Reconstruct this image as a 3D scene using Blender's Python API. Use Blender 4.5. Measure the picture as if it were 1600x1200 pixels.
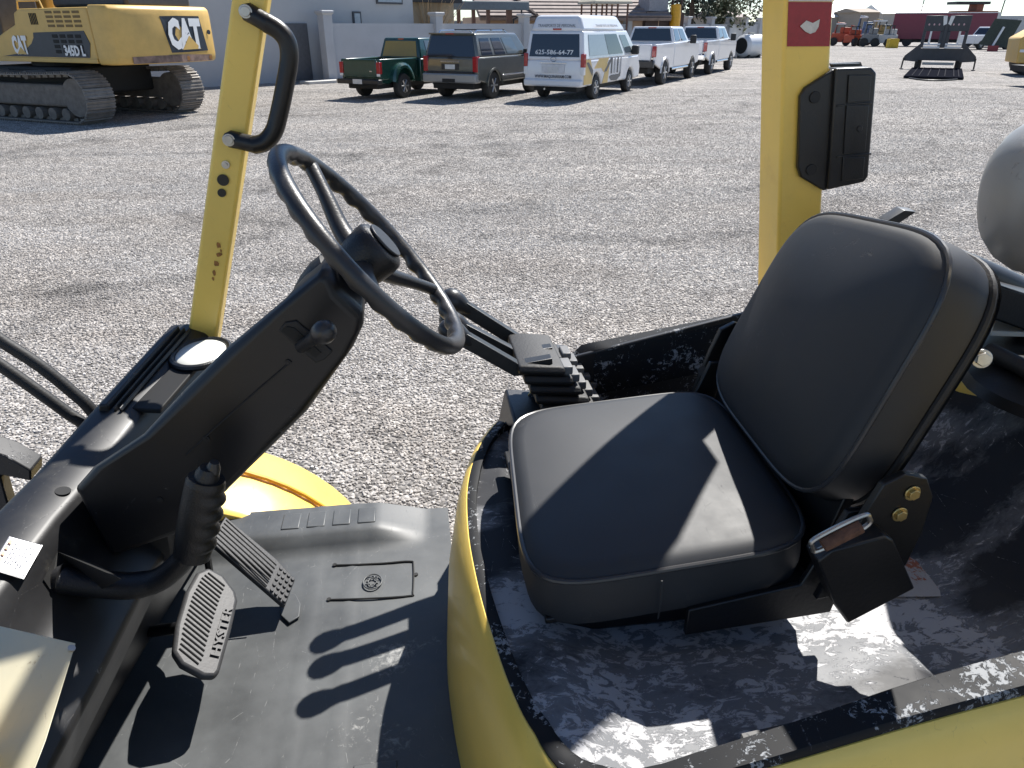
import bpy, bmesh, math, random
import numpy as np
from mathutils import Vector, Matrix, noise as mnoise
R = math.radians
random.seed(7)
for o in list(bpy.data.objects): bpy.data.objects.remove(o)
scene = bpy.context.scene
col = scene.collection

# ------------------------------------------------------------------ camera
FPX = 1110.0; CAMH = 2.0; PITCH = math.atan(560/FPX)
cam_d = bpy.data.cameras.new('camera'); cam = bpy.data.objects.new('camera', cam_d); col.objects.link(cam)
cam.location = (0, 0, CAMH); cam.rotation_euler = (math.pi/2 - PITCH, 0, 0)
cam_d.sensor_width = 36; cam_d.lens = FPX/1600*36; cam_d.clip_start = .02; cam_d.clip_end = 4000
scene.camera = cam
# ------------------------------------------------------------------ sky + sun
SUN = Vector((.43, .74, 1.0)).normalized()
elev = math.asin(SUN.z); azim = math.atan2(SUN.x, SUN.y)
w = bpy.data.worlds.new('World'); scene.world = w; w.use_nodes = True
nt = w.node_tree; nt.nodes.clear()
sky = nt.nodes.new('ShaderNodeTexSky'); sky.sky_type = 'NISHITA'; sky.sun_disc = False
sky.sun_elevation = elev; sky.sun_rotation = azim; sky.altitude = 1500; sky.air_density = 1.0; sky.dust_density = .1; sky.ozone_density = 4
bg = nt.nodes.new('ShaderNodeBackground'); bg.inputs[1].default_value = .08
wo = nt.nodes.new('ShaderNodeOutputWorld')
nt.links.new(sky.outputs[0], bg.inputs[0]); nt.links.new(bg.outputs[0], wo.inputs[0])
sd = bpy.data.lights.new('sun', 'SUN'); sd.energy = 5.0; sd.angle = R(.53); sd.color = (1, .965, .91)
sun = bpy.data.objects.new('sun', sd); col.objects.link(sun)
sun.rotation_euler = (-SUN).to_track_quat('-Z', 'Y').to_euler(); sun.location = (5, 8, 12)
vs = scene.view_settings; vs.view_transform = 'Standard'; vs.look = 'None'; vs.exposure = 0.93; vs.gamma = 1
vs.use_curve_mapping = False

# ------------------------------------------------------------------ materials
MATS = {}
def mk(name, c, rough=.5, metal=0., var=.15, vs=8., bump=0., bs=40., c2=None, spec=.5, coat=0., rv=0., trans=0.):
    """principled with noise-varied colour, roughness and fine relief"""
    if name in MATS: return MATS[name]
    m = bpy.data.materials.new(name); m.use_nodes = True; t = m.node_tree; b = t.nodes['Principled BSDF']
    tc = t.nodes.new('ShaderNodeTexCoord')
    n = t.nodes.new('ShaderNodeTexNoise'); n.inputs['Scale'].default_value = vs; n.inputs['Detail'].default_value = 6; n.inputs['Roughness'].default_value = .65
    t.links.new(tc.outputs['Object'], n.inputs['Vector'])
    mx = t.nodes.new('ShaderNodeMix'); mx.data_type = 'RGBA'
    c = tuple(c); d = c2 if c2 else tuple(min(1, x*(1+var)) for x in c); e = c if c2 else tuple(x*(1-var) for x in c)
    mx.inputs[6].default_value = (*e, 1); mx.inputs[7].default_value = (*d, 1)
    mr = t.nodes.new('ShaderNodeMapRange'); mr.inputs[1].default_value = .3; mr.inputs[2].default_value = .7
    t.links.new(n.outputs[0], mr.inputs[0]); t.links.new(mr.outputs[0], mx.inputs[0]); t.links.new(mx.outputs[2], b.inputs['Base Color'])
    b.inputs['Roughness'].default_value = rough; b.inputs['Metallic'].default_value = metal
    b.inputs['Specular IOR Level'].default_value = spec; b.inputs['Coat Weight'].default_value = coat
    b.inputs['Transmission Weight'].default_value = trans
    if rv:
        r2 = t.nodes.new('ShaderNodeMapRange'); r2.inputs[1].default_value = .3; r2.inputs[2].default_value = .7
        r2.inputs[3].default_value = rough-rv; r2.inputs[4].default_value = rough+rv
        t.links.new(n.outputs[0], r2.inputs[0]); t.links.new(r2.outputs[0], b.inputs['Roughness'])
    if bump:
        n2 = t.nodes.new('ShaderNodeTexNoise'); n2.inputs['Scale'].default_value = bs; n2.inputs['Detail'].default_value = 4
        t.links.new(tc.outputs['Object'], n2.inputs['Vector'])
        bp = t.nodes.new('ShaderNodeBump'); bp.inputs['Strength'].default_value = bump; bp.inputs['Distance'].default_value = .004
        t.links.new(n2.outputs[0], bp.inputs['Height']); t.links.new(bp.outputs[0], b.inputs['Normal'])
    MATS[name] = m; return m

def worn(name, dark, chip, amount=.5, scale=7., rough=.45, patches=(), scratch=.5, chip2=None, soft=.03, stretch=(1, 1, 1), mid=None, midoff=.14):
    """dark paint with chips and scratches worn through to a paler coat; patches = (centre, radius, gain) of heavy wear"""
    if name in MATS: return MATS[name]
    m = mk(name, dark, rough, var=.3 if max(dark) < .3 else .07, vs=5, rv=.08); t = m.node_tree; b = t.nodes['Principled BSDF']; N = t.nodes.new; Lk = t.links.new
    tc = N('ShaderNodeTexCoord'); base_link = b.inputs['Base Color'].links[0].from_socket
    sm_ = N('ShaderNodeMapping'); sm_.inputs['Scale'].default_value = stretch; Lk(tc.outputs['Object'], sm_.inputs['Vector'])
    big = N('ShaderNodeTexNoise'); big.inputs['Scale'].default_value = scale; big.inputs['Detail'].default_value = 3; Lk(sm_.outputs[0], big.inputs['Vector'])
    fine = N('ShaderNodeTexNoise'); fine.inputs['Scale'].default_value = scale*9; fine.inputs['Detail'].default_value = 8; fine.inputs['Roughness'].default_value = .75
    fine.inputs['Distortion'].default_value = .6; Lk(sm_.outputs[0], fine.inputs['Vector'])
    fc = N('ShaderNodeMapRange'); fc.clamp = False; fc.inputs[1].default_value = .3; fc.inputs[2].default_value = .7; fc.inputs[3].default_value = .12; fc.inputs[4].default_value = .88; Lk(fine.outputs[0], fc.inputs[0])
    s = N('ShaderNodeMath'); s.operation = 'MULTIPLY_ADD'; s.inputs[1].default_value = .55; Lk(fc.outputs[0], s.inputs[0])
    s1 = N('ShaderNodeMath'); s1.operation = 'MULTIPLY'; s1.inputs[1].default_value = .9; Lk(big.outputs[0], s1.inputs[0]); Lk(s1.outputs[0], s.inputs[2])
    cur = s.outputs[0]
    for (cx, cy, cz), rad, gain in patches:
        vm = N('ShaderNodeVectorMath'); vm.operation = 'DISTANCE'; vm.inputs[1].default_value = (cx, cy, cz); Lk(tc.outputs['Object'], vm.inputs[0])
        g = N('ShaderNodeMapRange'); g.inputs[1].default_value = rad; g.inputs[2].default_value = rad*.35; g.inputs[3].default_value = 0; g.inputs[4].default_value = gain
        Lk(vm.outputs['Value'], g.inputs[0]); ad = N('ShaderNodeMath'); Lk(cur, ad.inputs[0]); Lk(g.outputs[0], ad.inputs[1]); cur = ad.outputs[0]
    th = N('ShaderNodeMapRange'); th.inputs[1].default_value = 1.07-.5*amount; th.inputs[2].default_value = 1.07+soft-.5*amount; Lk(cur, th.inputs[0])
    fac = th.outputs[0]
    if scratch:
        mp = N('ShaderNodeMapping'); mp.inputs['Rotation'].default_value = (.3, .5, .7); mp.inputs['Scale'].default_value = (18, 5, 9); Lk(tc.outputs['Object'], mp.inputs['Vector'])
        nz = N('ShaderNodeTexNoise'); nz.inputs['Scale'].default_value = 2.2; Lk(tc.outputs['Object'], nz.inputs['Vector'])
        mm = N('ShaderNodeMix'); mm.data_type = 'VECTOR'; mm.inputs[0].default_value = .35; Lk(mp.outputs[0], mm.inputs[4]); Lk(nz.outputs['Color'], mm.inputs[5])
        vo = N('ShaderNodeTexVoronoi'); vo.feature = 'DISTANCE_TO_EDGE'; vo.inputs['Scale'].default_value = 1.6; Lk(mm.outputs[1], vo.inputs['Vector'])
        sc = N('ShaderNodeMapRange'); sc.inputs[1].default_value = .006; sc.inputs[2].default_value = .0; Lk(vo.outputs['Distance'], sc.inputs[0])
        gate = N('ShaderNodeMapRange'); gate.inputs[1].default_value = .52; gate.inputs[2].default_value = .6; Lk(fine.outputs[0], gate.inputs[0])
        ml = N('ShaderNodeMath'); ml.operation = 'MULTIPLY'; Lk(sc.outputs[0], ml.inputs[0]); Lk(gate.outputs[0], ml.inputs[1])
        m2 = N('ShaderNodeMath'); m2.operation = 'MULTIPLY'; m2.inputs[1].default_value = scratch; Lk(ml.outputs[0], m2.inputs[0])
        mxx = N('ShaderNodeMath'); mxx.operation = 'MAXIMUM'; Lk(fac, mxx.inputs[0]); Lk(m2.outputs[0], mxx.inputs[1]); fac = mxx.outputs[0]
    if mid:
        fm = N('ShaderNodeMath'); fm.operation = 'MULTIPLY'; fm.inputs[1].default_value = -.42; Lk(fc.outputs[0], fm.inputs[0]); fs_ = N('ShaderNodeMath'); Lk(cur, fs_.inputs[0]); Lk(fm.outputs[0], fs_.inputs[1])
        t2 = N('ShaderNodeMapRange'); t2.inputs[1].default_value = .86-midoff-.5*amount; t2.inputs[2].default_value = .86-midoff+.10-.5*amount; Lk(fs_.outputs[0], t2.inputs[0])
        m3 = N('ShaderNodeMix'); m3.data_type = 'RGBA'; Lk(t2.outputs[0], m3.inputs[0]); Lk(base_link, m3.inputs[6]); m3.inputs[7].default_value = (*mid, 1); base_link = m3.outputs[2]
    mx = N('ShaderNodeMix'); mx.data_type = 'RGBA'; Lk(fac, mx.inputs[0]); Lk(base_link, mx.inputs[6]); mx.inputs[7].default_value = (*chip, 1)
    if chip2:
        cm = N('ShaderNodeMix'); cm.data_type = 'RGBA'; cm.inputs[6].default_value = (*chip, 1); cm.inputs[7].default_value = (*chip2, 1)
        cn = N('ShaderNodeMapRange'); cn.inputs[1].default_value = .45; cn.inputs[2].default_value = .6; Lk(big.outputs[0], cn.inputs[0]); Lk(cn.outputs[0], cm.inputs[0]); Lk(cm.outputs[2], mx.inputs[7])
    Lk(mx.outputs[2], b.inputs['Base Color'])
    bp = N('ShaderNodeBump'); bp.inputs['Strength'].default_value = .5; bp.inputs['Distance'].default_value = -.0015; Lk(fac, bp.inputs['Height']); Lk(bp.outputs[0], b.inputs['Normal'])
    return m

def glass(name, c=(.02, .025, .03), rough=.04):
    m = mk(name, c, rough, var=.05, spec=.8); return m

YEL = worn('yellow_paint', (.86, .60, .125), (.36, .24, .07), .02, 9, .36, scratch=.35, soft=.10, mid=(.78, .53, .11), midoff=.20)
YEL.node_tree.nodes['Principled BSDF'].inputs['Coat Weight'].default_value = .12
BLKP = mk('black_plastic', (.006, .0065, .008), .40, var=.3, vs=14, bump=.25, bs=420, rv=.08)
DASHM = worn('dusty_dash_plastic', (.010, .010, .011), (.12, .115, .105), .16, 20, .44, scratch=.2, soft=.05, mid=(.022, .021, .019), midoff=.2)
VINYL = worn('black_vinyl', (.014, .0155, .0185), (.040, .041, .044), .38, 5, .60, soft=.30, scratch=.12, stretch=(1, .6, 1))
VINYL.node_tree.nodes['Principled BSDF'].inputs['Specular IOR Level'].default_value = .55
RUB = mk('black_rubber', (.010, .010, .011), .6, var=.25, vs=20, bump=.15, bs=200)
STEELB = mk('black_steel', (.005, .005, .006), .4, var=.3, vs=12, bump=.1, bs=150)
STEEL = mk('bare_steel', (.45, .44, .42), .35, 1., var=.2, vs=30)
ALU = worn('scuffed_aluminium', (.34, .34, .335), (.18, .18, .18), .40, 9, .5, scratch=.6, soft=.15)
ALU.node_tree.nodes['Principled BSDF'].inputs['Metallic'].default_value = .25
GOLD = mk('zinc_yellow_bolt', (.55, .42, .18), .35, .9, var=.2, vs=40)
RUST = mk('rusty_steel', (.13, .06, .035), .75, .2, var=.5, vs=60, bump=.3, bs=150)
WHITE = mk('white_paint', (.74, .74, .73), .35, var=.04, vs=3, coat=.3)
HOODM = worn('worn_hood_paint', (.020, .021, .025), (.40, .40, .41), .40, 5, .5, soft=.04, stretch=(.7, 1.25, 1), mid=(.16, .165, .175), midoff=.14,
             patches=(((.0, -.22, 1.14), .34, .10), ((.05, -.12, 1.14), .2, .05), ((-.27, .2, 1.19), .16, .10), ((-.27, -.1, 1.19), .14, .10), ((.42, -.15, 1.14), .2, .16)), scratch=1.)
RIMM = worn('worn_rim_paint', (.010, .0105, .012), (.26, .27, .28), .50, 11, .55, scratch=.8)
WALLM = worn('scratched_black_wall', (.014, .014, .015), (.30, .30, .30), .36, 13, .42, scratch=1.)
RIMM.node_tree.nodes['Principled BSDF'].inputs['Specular IOR Level'].default_value = .15
HOODM.node_tree.nodes['Principled BSDF'].inputs['Specular IOR Level'].default_value = .2
BULKM = worn('peeling_bulkhead_paint', (.014, .014, .016), (.50, .50, .51), 1.0, 8, .55, scratch=1., soft=.05, mid=(.12, .12, .125), midoff=.08)
PATCH = worn('rusty_bare_patch', (.42, .40, .38), (.35, .11, .05), .60, 16, .5, scratch=.2)

# ------------------------------------------------------------------ helpers
def tag(o, label=None, cat=None, group=None, kind=None):
    if label: o['label'] = label
    if cat: o['category'] = cat
    if group: o['group'] = group
    if kind: o['kind'] = kind
    return o
def empty(name, loc=(0, 0, 0), rz=0):
    o = bpy.data.objects.new(name, None); o.empty_display_size = .2; col.objects.link(o); o.location = loc; o.rotation_euler = (0, 0, rz); return o
class MB:
    def __init__(s): s.v = []; s.f = []
    def add(s, vs, fs):
        n = len(s.v); s.v += [tuple(p) for p in vs]; s.f += [tuple(i+n for i in f) for f in fs]; return s
    def box(s, x0, x1, y0, y1, z0, z1, M=None):
        vs = [Vector((x, y, z)) for z in (z0, z1) for y in (y0, y1) for x in (x0, x1)]
        if M: vs = [M @ p for p in vs]
        return s.add(vs, [(0, 2, 3, 1), (4, 5, 7, 6), (0, 1, 5, 4), (2, 6, 7, 3), (0, 4, 6, 2), (1, 3, 7, 5)])
    def prism(s, pts, vec):
        """polygon extruded by a vector"""
        n = len(pts); a = [Vector(p) for p in pts]; b = [p+Vector(vec) for p in a]
        return s.add(a+b, [tuple(range(n))[::-1], tuple(range(n, 2*n))]+[(i, (i+1) % n, n+(i+1) % n, n+i) for i in range(n)])
    def tube(s, path, r, n=12, cap=True, flat=1.):
        path = [Vector(p) for p in path]; rs = r if isinstance(r, (list, tuple)) else [r]*len(path)
        rings = []; prev = None
        for i, p in enumerate(path):
            t = (path[min(i+1, len(path)-1)]-path[max(i-1, 0)]).normalized()
            u = prev if prev else (Vector((0, 0, 1)) if abs(t.z) < .9 else Vector((1, 0, 0)))
            u = (u - t*u.dot(t)).normalized(); prev = u; w_ = t.cross(u)
            rings.append([p+(u*math.cos(2*math.pi*k/n)*flat+w_*math.sin(2*math.pi*k/n))*rs[i] for k in range(n)])
        return s.rings(rings, cap)
    def rings(s, rings, cap=True, closed=True):
        n = len(rings[0]); vs = [p for r_ in rings for p in r_]; fs = []
        for i in range(len(rings)-1):
            for k in range(n if closed else n-1):
                fs.append((i*n+k, i*n+(k+1) % n, (i+1)*n+(k+1) % n, (i+1)*n+k))
        if cap: fs += [tuple(range(n))[::-1], tuple(range((len(rings)-1)*n, len(rings)*n))]
        return s.add(vs, fs)
    def cyl(s, c, axis, r, h, n=20, r2=None):
        c = Vector(c); ax = Vector(axis).normalized(); return s.tube([c, c+ax*h], [r, r if r2 is None else r2], n)
    def build(s, name, m, parent=None, bevel=0, smooth=None, sub=0, seg=2):
        me = bpy.data.meshes.new(name); me.from_pydata(s.v, [], s.f); me.update()
        bm = bmesh.new(); bm.from_mesh(me); bmesh.ops.recalc_face_normals(bm, faces=bm.faces); bm.to_mesh(me); bm.free()
        o = bpy.data.objects.new(name, me); col.objects.link(o)
        if isinstance(m, str): m = MATS[m]
        me.materials.append(m)
        if parent: o.parent = parent
        if bevel:
            b = o.modifiers.new('bevel', 'BEVEL'); b.width = bevel; b.segments = seg; b.limit_method = 'ANGLE'; b.angle_limit = R(35); b.harden_normals = False
        if sub:
            q = o.modifiers.new('sub', 'SUBSURF'); q.levels = sub; q.render_levels = sub
        if smooth is None: smooth = bool(bevel or sub)
        if smooth:
            me.polygons.foreach_set('use_smooth', [True]*len(me.polygons))
            if not sub: me.set_sharp_from_angle(angle=R(40))
        return o
def spline(pts, n=8):
    """catmull-rom through points"""
    P = [Vector(p) for p in pts]; P = [2*P[0]-P[1]]+P+[2*P[-1]-P[-2]]; out = []
    for i in range(1, len(P)-2):
        for k in range(n):
            t = k/n; a, b, c, d = P[i-1:i+3]
            out.append(.5*((2*b)+(c-a)*t+(2*a-5*b+4*c-d)*t*t+(3*b-a-3*c+d)*t**3))
    out.append(P[-2]); return out
def text(name, s, w_, h_, M, m, parent, depth=.003, bold=.015):
    """lettering as thin raised mesh; M maps text plane (x right, y up, z out), fitted to w_ x h_"""
    cu = bpy.data.curves.new(name, 'FONT'); cu.body = s; cu.align_x = 'CENTER'; cu.align_y = 'CENTER'; cu.offset = bold; cu.extrude = .02; cu.resolution_u = 2
    t = bpy.data.objects.new(name, cu); col.objects.link(t); bpy.context.view_layer.update()
    me = bpy.data.meshes.new_from_object(t); bpy.data.objects.remove(t); bpy.data.curves.remove(cu)
    co = np.array([v.co for v in me.vertices]); lo = co.min(0); hi = co.max(0)
    for v in me.vertices:
        p = Vector(((v.co.x-(lo[0]+hi[0])/2)/(hi[0]-lo[0])*w_, (v.co.y-(lo[1]+hi[1])/2)/(hi[1]-lo[1])*h_, depth if v.co.z > 0 else 0)); v.co = M @ p
    me.name = name; me.materials.clear(); me.materials.append(MATS[m] if isinstance(m, str) else m)
    o = bpy.data.objects.new(name, me); col.objects.link(o)
    if parent: o.parent = parent
    return o
def frame(o, x, y):
    """matrix with origin o, x and y axes"""
    x = Vector(x).normalized(); z = x.cross(Vector(y)).normalized(); y = z.cross(x)
    return Matrix(((x.x, y.x, z.x, o[0]), (x.y, y.y, z.y, o[1]), (x.z, y.z, z.z, o[2]), (0, 0, 0, 1)))
def wz(u, v, z=0.):
    """ground point (world) seen at photograph pixel u, v"""
    r = (u-800)/FPX; up = (600-v)/FPX
    d = Vector((r, math.cos(PITCH)+up*math.sin(PITCH), -math.sin(PITCH)+up*math.cos(PITCH)))
    return Vector((0, 0, CAMH))+d*((z-CAMH)/d.z)

# ------------------------------------------------------------------ ground
def tracks(t, pos):
    """faint compacted wheel tracks swinging across the yard: a multiplier"""
    N = t.nodes.new; Lk = t.links.new; cur = None
    for (cx, cy, per, ph) in ((-7, 31, 6.5, .0), (30, -4, 8.0, 2.6)):
        nz = N('ShaderNodeTexNoise'); nz.inputs['Scale'].default_value = .25; nz.inputs['Detail'].default_value = 3; Lk(pos, nz.inputs['Vector'])
        dd = N('ShaderNodeVectorMath'); dd.operation = 'DISTANCE'; dd.inputs[1].default_value = (cx, cy, 0); Lk(pos, dd.inputs[0])
        ad = N('ShaderNodeMath'); ad.operation = 'MULTIPLY_ADD'; ad.inputs[1].default_value = 4.; Lk(nz.outputs[0], ad.inputs[0]); Lk(dd.outputs['Value'], ad.inputs[2])
        a2 = N('ShaderNodeMath'); a2.inputs[1].default_value = ph; Lk(ad.outputs[0], a2.inputs[0])
        pp = N('ShaderNodeMath'); pp.operation = 'PINGPONG'; pp.inputs[1].default_value = per/2; Lk(a2.outputs[0], pp.inputs[0])
        ab = N('ShaderNodeMath'); ab.operation = 'SUBTRACT'; ab.inputs[1].default_value = .9; Lk(pp.outputs[0], ab.inputs[0]); aa = N('ShaderNodeMath'); aa.operation = 'ABSOLUTE'; Lk(ab.outputs[0], aa.inputs[0])
        n2 = N('ShaderNodeTexNoise'); n2.inputs['Scale'].default_value = 1.3; n2.inputs['Detail'].default_value = 5; Lk(pos, n2.inputs['Vector'])
        mr = N('ShaderNodeMapRange'); mr.inputs[1].default_value = .05; mr.inputs[2].default_value = .34; mr.inputs[3].default_value = .72; mr.inputs[4].default_value = 1; Lk(aa.outputs[0], mr.inputs[0])
        br = N('ShaderNodeMapRange'); br.inputs[1].default_value = .42; br.inputs[2].default_value = .58; Lk(n2.outputs[0], br.inputs[0])
        mm = N('ShaderNodeMix'); mm.inputs[3].default_value = 1; Lk(br.outputs[0], mm.inputs[0]); Lk(mr.outputs[0], mm.inputs[2])
        if cur is None: cur = mm.outputs[0]
        else:
            mu = N('ShaderNodeMath'); mu.operation = 'MULTIPLY'; Lk(cur, mu.inputs[0]); Lk(mm.outputs[0], mu.inputs[1]); cur = mu.outputs[0]
    return cur
def times(t, colour, fac):
    v = t.nodes.new('ShaderNodeVectorMath'); v.operation = 'SCALE'; t.links.new(colour, v.inputs[0]); t.links.new(fac, v.inputs['Scale']); return v.outputs[0]
def ground_mat():
    m = bpy.data.materials.new('gravel_ground'); m.use_nodes = True; t = m.node_tree; b = t.nodes['Principled BSDF']; N = t.nodes.new; Lk = t.links.new
    g = N('ShaderNodeNewGeometry')
    vo = N('ShaderNodeTexVoronoi'); vo.inputs['Scale'].default_value = 42; vo.inputs['Randomness'].default_value = 1; Lk(g.outputs['Position'], vo.inputs['Vector'])
    v2 = N('ShaderNodeTexVoronoi'); v2.inputs['Scale'].default_value = 11; Lk(g.outputs['Position'], v2.inputs['Vector'])
    cr = N('ShaderNodeValToRGB'); e = cr.color_ramp.elements; e[0].color = (.09, .087, .085, 1); e[1].color = (.54, .525, .51, 1)
    k = cr.color_ramp.elements.new(.5); k.color = (.285, .277, .268, 1)
    sp = N('ShaderNodeSeparateColor'); Lk(vo.outputs['Color'], sp.inputs[0]); s2 = N('ShaderNodeSeparateColor'); Lk(v2.outputs['Color'], s2.inputs[0])
    av = N('ShaderNodeMath'); av.operation = 'MULTIPLY_ADD'; av.inputs[1].default_value = .65; Lk(sp.outputs[0], av.inputs[0])
    a2 = N('ShaderNodeMath'); a2.operation = 'MULTIPLY'; a2.inputs[1].default_value = .35; Lk(s2.outputs[0], a2.inputs[0]); Lk(a2.outputs[0], av.inputs[2]); Lk(av.outputs[0], cr.inputs[0])
    mp = N('ShaderNodeMapping'); mp.inputs['Scale'].default_value = (.16, .55, 1); mp.inputs['Rotation'].default_value = (0, 0, R(-18)); Lk(g.outputs['Position'], mp.inputs['Vector'])
    n = N('ShaderNodeTexNoise'); n.inputs['Scale'].default_value = 1.4; n.inputs['Detail'].default_value = 6; n.inputs['Distortion'].default_value = .8; Lk(mp.outputs[0], n.inputs['Vector'])
    r2 = N('ShaderNodeValToRGB'); f = r2.color_ramp.elements; f[0].position = .36; f[0].color = (.76, .73, .70, 1); f[1].position = .66; f[1].color = (1.12, 1.06, 1.0, 1); Lk(n.outputs[0], r2.inputs[0])
    mu = N('ShaderNodeMix'); mu.data_type = 'RGBA'; mu.blend_type = 'MULTIPLY'; mu.inputs[0].default_value = .8; Lk(cr.outputs[0], mu.inputs[6]); Lk(r2.outputs[0], mu.inputs[7])
    Lk(times(t, mu.outputs[2], tracks(t, g.outputs['Position'])), b.inputs['Base Color']); b.inputs['Roughness'].default_value = .9; b.inputs['Specular IOR Level'].default_value = .2
    bp = N('ShaderNodeBump'); bp.inputs['Strength'].default_value = 1; bp.inputs['Distance'].default_value = .02; bp.invert = True
    Lk(vo.outputs['Distance'], bp.inputs['Height'])
    b2 = N('ShaderNodeBump'); b2.inputs['Strength'].default_value = .7; b2.inputs['Distance'].default_value = .09; Lk(n.outputs[0], b2.inputs['Height']); Lk(b2.outputs[0], bp.inputs['Normal']); Lk(bp.outputs[0], b.inputs['Normal'])
    return m

GM = ground_mat()
g = MB().add([(-900, -300, 0), (900, -300, 0), (900, 1800, 0), (-900, 1800, 0)], [(0, 1, 2, 3)]).build('ground', GM)
tag(g, 'grey gravel yard stretching to the horizon', 'ground', kind='structure')

def gravel():
    """loose stones near the machine: geometry-node scatter, one object"""
    me = bpy.data.meshes.new('gravel'); nx, ny = 24, 50
    y0, y1 = 1.2, 27.0; yy = [y0*(y1/y0)**(j/ny) for j in range(ny+1)]
    vs = [((-.86*y-1.0)+(1.72*y+2.2)*i/nx, y, .002) for y in yy for i in range(nx+1)]
    fs = [(j*(nx+1)+i, j*(nx+1)+i+1, (j+1)*(nx+1)+i+1, (j+1)*(nx+1)+i) for j in range(ny) for i in range(nx)]
    me.from_pydata(vs, [], fs); o = bpy.data.objects.new('gravel', me); col.objects.link(o)
    sm = bpy.data.materials.new('gravel_stone'); sm.use_nodes = True; t = sm.node_tree; b = t.nodes['Principled BSDF']
    oi = t.nodes.new('ShaderNodeObjectInfo'); cr = t.nodes.new('ShaderNodeValToRGB'); e = cr.color_ramp.elements
    e[0].color = (.22, .208, .198, 1); e[1].color = (.58, .56, .535, 1); k = e.new(.35); k.color = (.33, .315, .30, 1); k = e.new(.7); k.color = (.42, .40, .38, 1)
    t.links.new(oi.outputs['Random'], cr.inputs[0])
    ge = t.nodes.new('ShaderNodeNewGeometry'); mp_ = t.nodes.new('ShaderNodeMapping'); mp_.inputs['Scale'].default_value = (.5, 1.1, 1); t.links.new(ge.outputs['Position'], mp_.inputs['Vector']); nn = t.nodes.new('ShaderNodeTexNoise'); nn.inputs['Scale'].default_value = .8; nn.inputs['Detail'].default_value = 5; t.links.new(mp_.outputs[0], nn.inputs['Vector'])
    rr_ = t.nodes.new('ShaderNodeValToRGB'); f_ = rr_.color_ramp.elements; f_[0].position = .38; f_[0].color = (.92, .87, .82, 1); f_[1].position = .58; f_[1].color = (1.05, 1.04, 1.03, 1); t.links.new(nn.outputs[0], rr_.inputs[0])
    mu_ = t.nodes.new('ShaderNodeMix'); mu_.data_type = 'RGBA'; mu_.blend_type = 'MULTIPLY'; mu_.inputs[0].default_value = 1; t.links.new(cr.outputs[0], mu_.inputs[6]); t.links.new(rr_.outputs[0], mu_.inputs[7]); t.links.new(times(t, mu_.outputs[2], tracks(t, ge.outputs['Position'])), b.inputs['Base Color']); b.inputs['Roughness'].default_value = .88
    me.materials.append(sm)
    ng = bpy.data.node_groups.new('gravel_scatter', 'GeometryNodeTree')
    ng.interface.new_socket('Geometry', in_out='INPUT', socket_type='NodeSocketGeometry'); ng.interface.new_socket('Geometry', in_out='OUTPUT', socket_type='NodeSocketGeometry')
    N = ng.nodes.new; Lk = ng.links.new
    gi = N('NodeGroupInput'); go = N('NodeGroupOutput')
    dp = N('GeometryNodeDistributePointsOnFaces'); dp.inputs['Density'].default_value = 1500; Lk(gi.outputs[0], dp.inputs['Mesh'])
    pp = N('GeometryNodeInputPosition'); sx = N('ShaderNodeSeparateXYZ'); Lk(pp.outputs[0], sx.inputs[0])
    dv = N('ShaderNodeMath'); dv.operation = 'DIVIDE'; dv.inputs[0].default_value = 6.5; Lk(sx.outputs[1], dv.inputs[1]); mn = N('ShaderNodeMath'); mn.operation = 'MINIMUM'; mn.inputs[1].default_value = 1; Lk(dv.outputs[0], mn.inputs[0])
    pw = N('ShaderNodeMath'); pw.operation = 'POWER'; pw.inputs[1].default_value = 1.9; Lk(mn.outputs[0], pw.inputs[0]); ml = N('ShaderNodeMath'); ml.operation = 'MULTIPLY'; ml.inputs[1].default_value = 2800; Lk(pw.outputs[0], ml.inputs[0]); Lk(ml.outputs[0], dp.inputs['Density'])
    ico = N('GeometryNodeMeshIcoSphere'); ico.inputs['Radius'].default_value = 1; ico.inputs['Subdivisions'].default_value = 2
    ps = N('GeometryNodeInputPosition'); nz = N('ShaderNodeTexNoise'); nz.inputs['Scale'].default_value = .9; Lk(ps.outputs[0], nz.inputs['Vector'])
    sb = N('ShaderNodeVectorMath'); sb.operation = 'SUBTRACT'; sb.inputs[1].default_value = (.5, .5, .5); Lk(nz.outputs['Color'], sb.inputs[0])
    sc = N('ShaderNodeVectorMath'); sc.operation = 'SCALE'; sc.inputs['Scale'].default_value = 1.7; Lk(sb.outputs[0], sc.inputs[0])
    sp = N('GeometryNodeSetPosition'); Lk(ico.outputs[0], sp.inputs['Geometry']); Lk(sc.outputs[0], sp.inputs['Offset'])
    mt = N('GeometryNodeSetMaterial'); mt.inputs['Material'].default_value = sm; Lk(sp.outputs[0], mt.inputs[0])
    ip = N('GeometryNodeInstanceOnPoints'); Lk(dp.outputs['Points'], ip.inputs['Points']); Lk(mt.outputs[0], ip.inputs['Instance'])
    rr = N('FunctionNodeRandomValue'); rr.data_type = 'FLOAT_VECTOR'; rr.inputs[0].default_value = (-.5, -.5, 0); rr.inputs[1].default_value = (.5, .5, 6.28); Lk(rr.outputs[0], ip.inputs['Rotation'])
    rs = N('FunctionNodeRandomValue'); rs.data_type = 'FLOAT_VECTOR'; rs.inputs[0].default_value = (.005, .0045, .003); rs.inputs[1].default_value = (.0118, .0098, .0058); rs.inputs['Seed'].default_value = 3; Lk(rs.outputs[0], ip.inputs['Scale'])
    Lk(ip.outputs[0], go.inputs[0])
    md = o.modifiers.new('scatter', 'NODES'); md.node_group = ng
    tag(o, 'loose grey gravel stones strewn on the yard', 'gravel', kind='stuff')
gravel()

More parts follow.
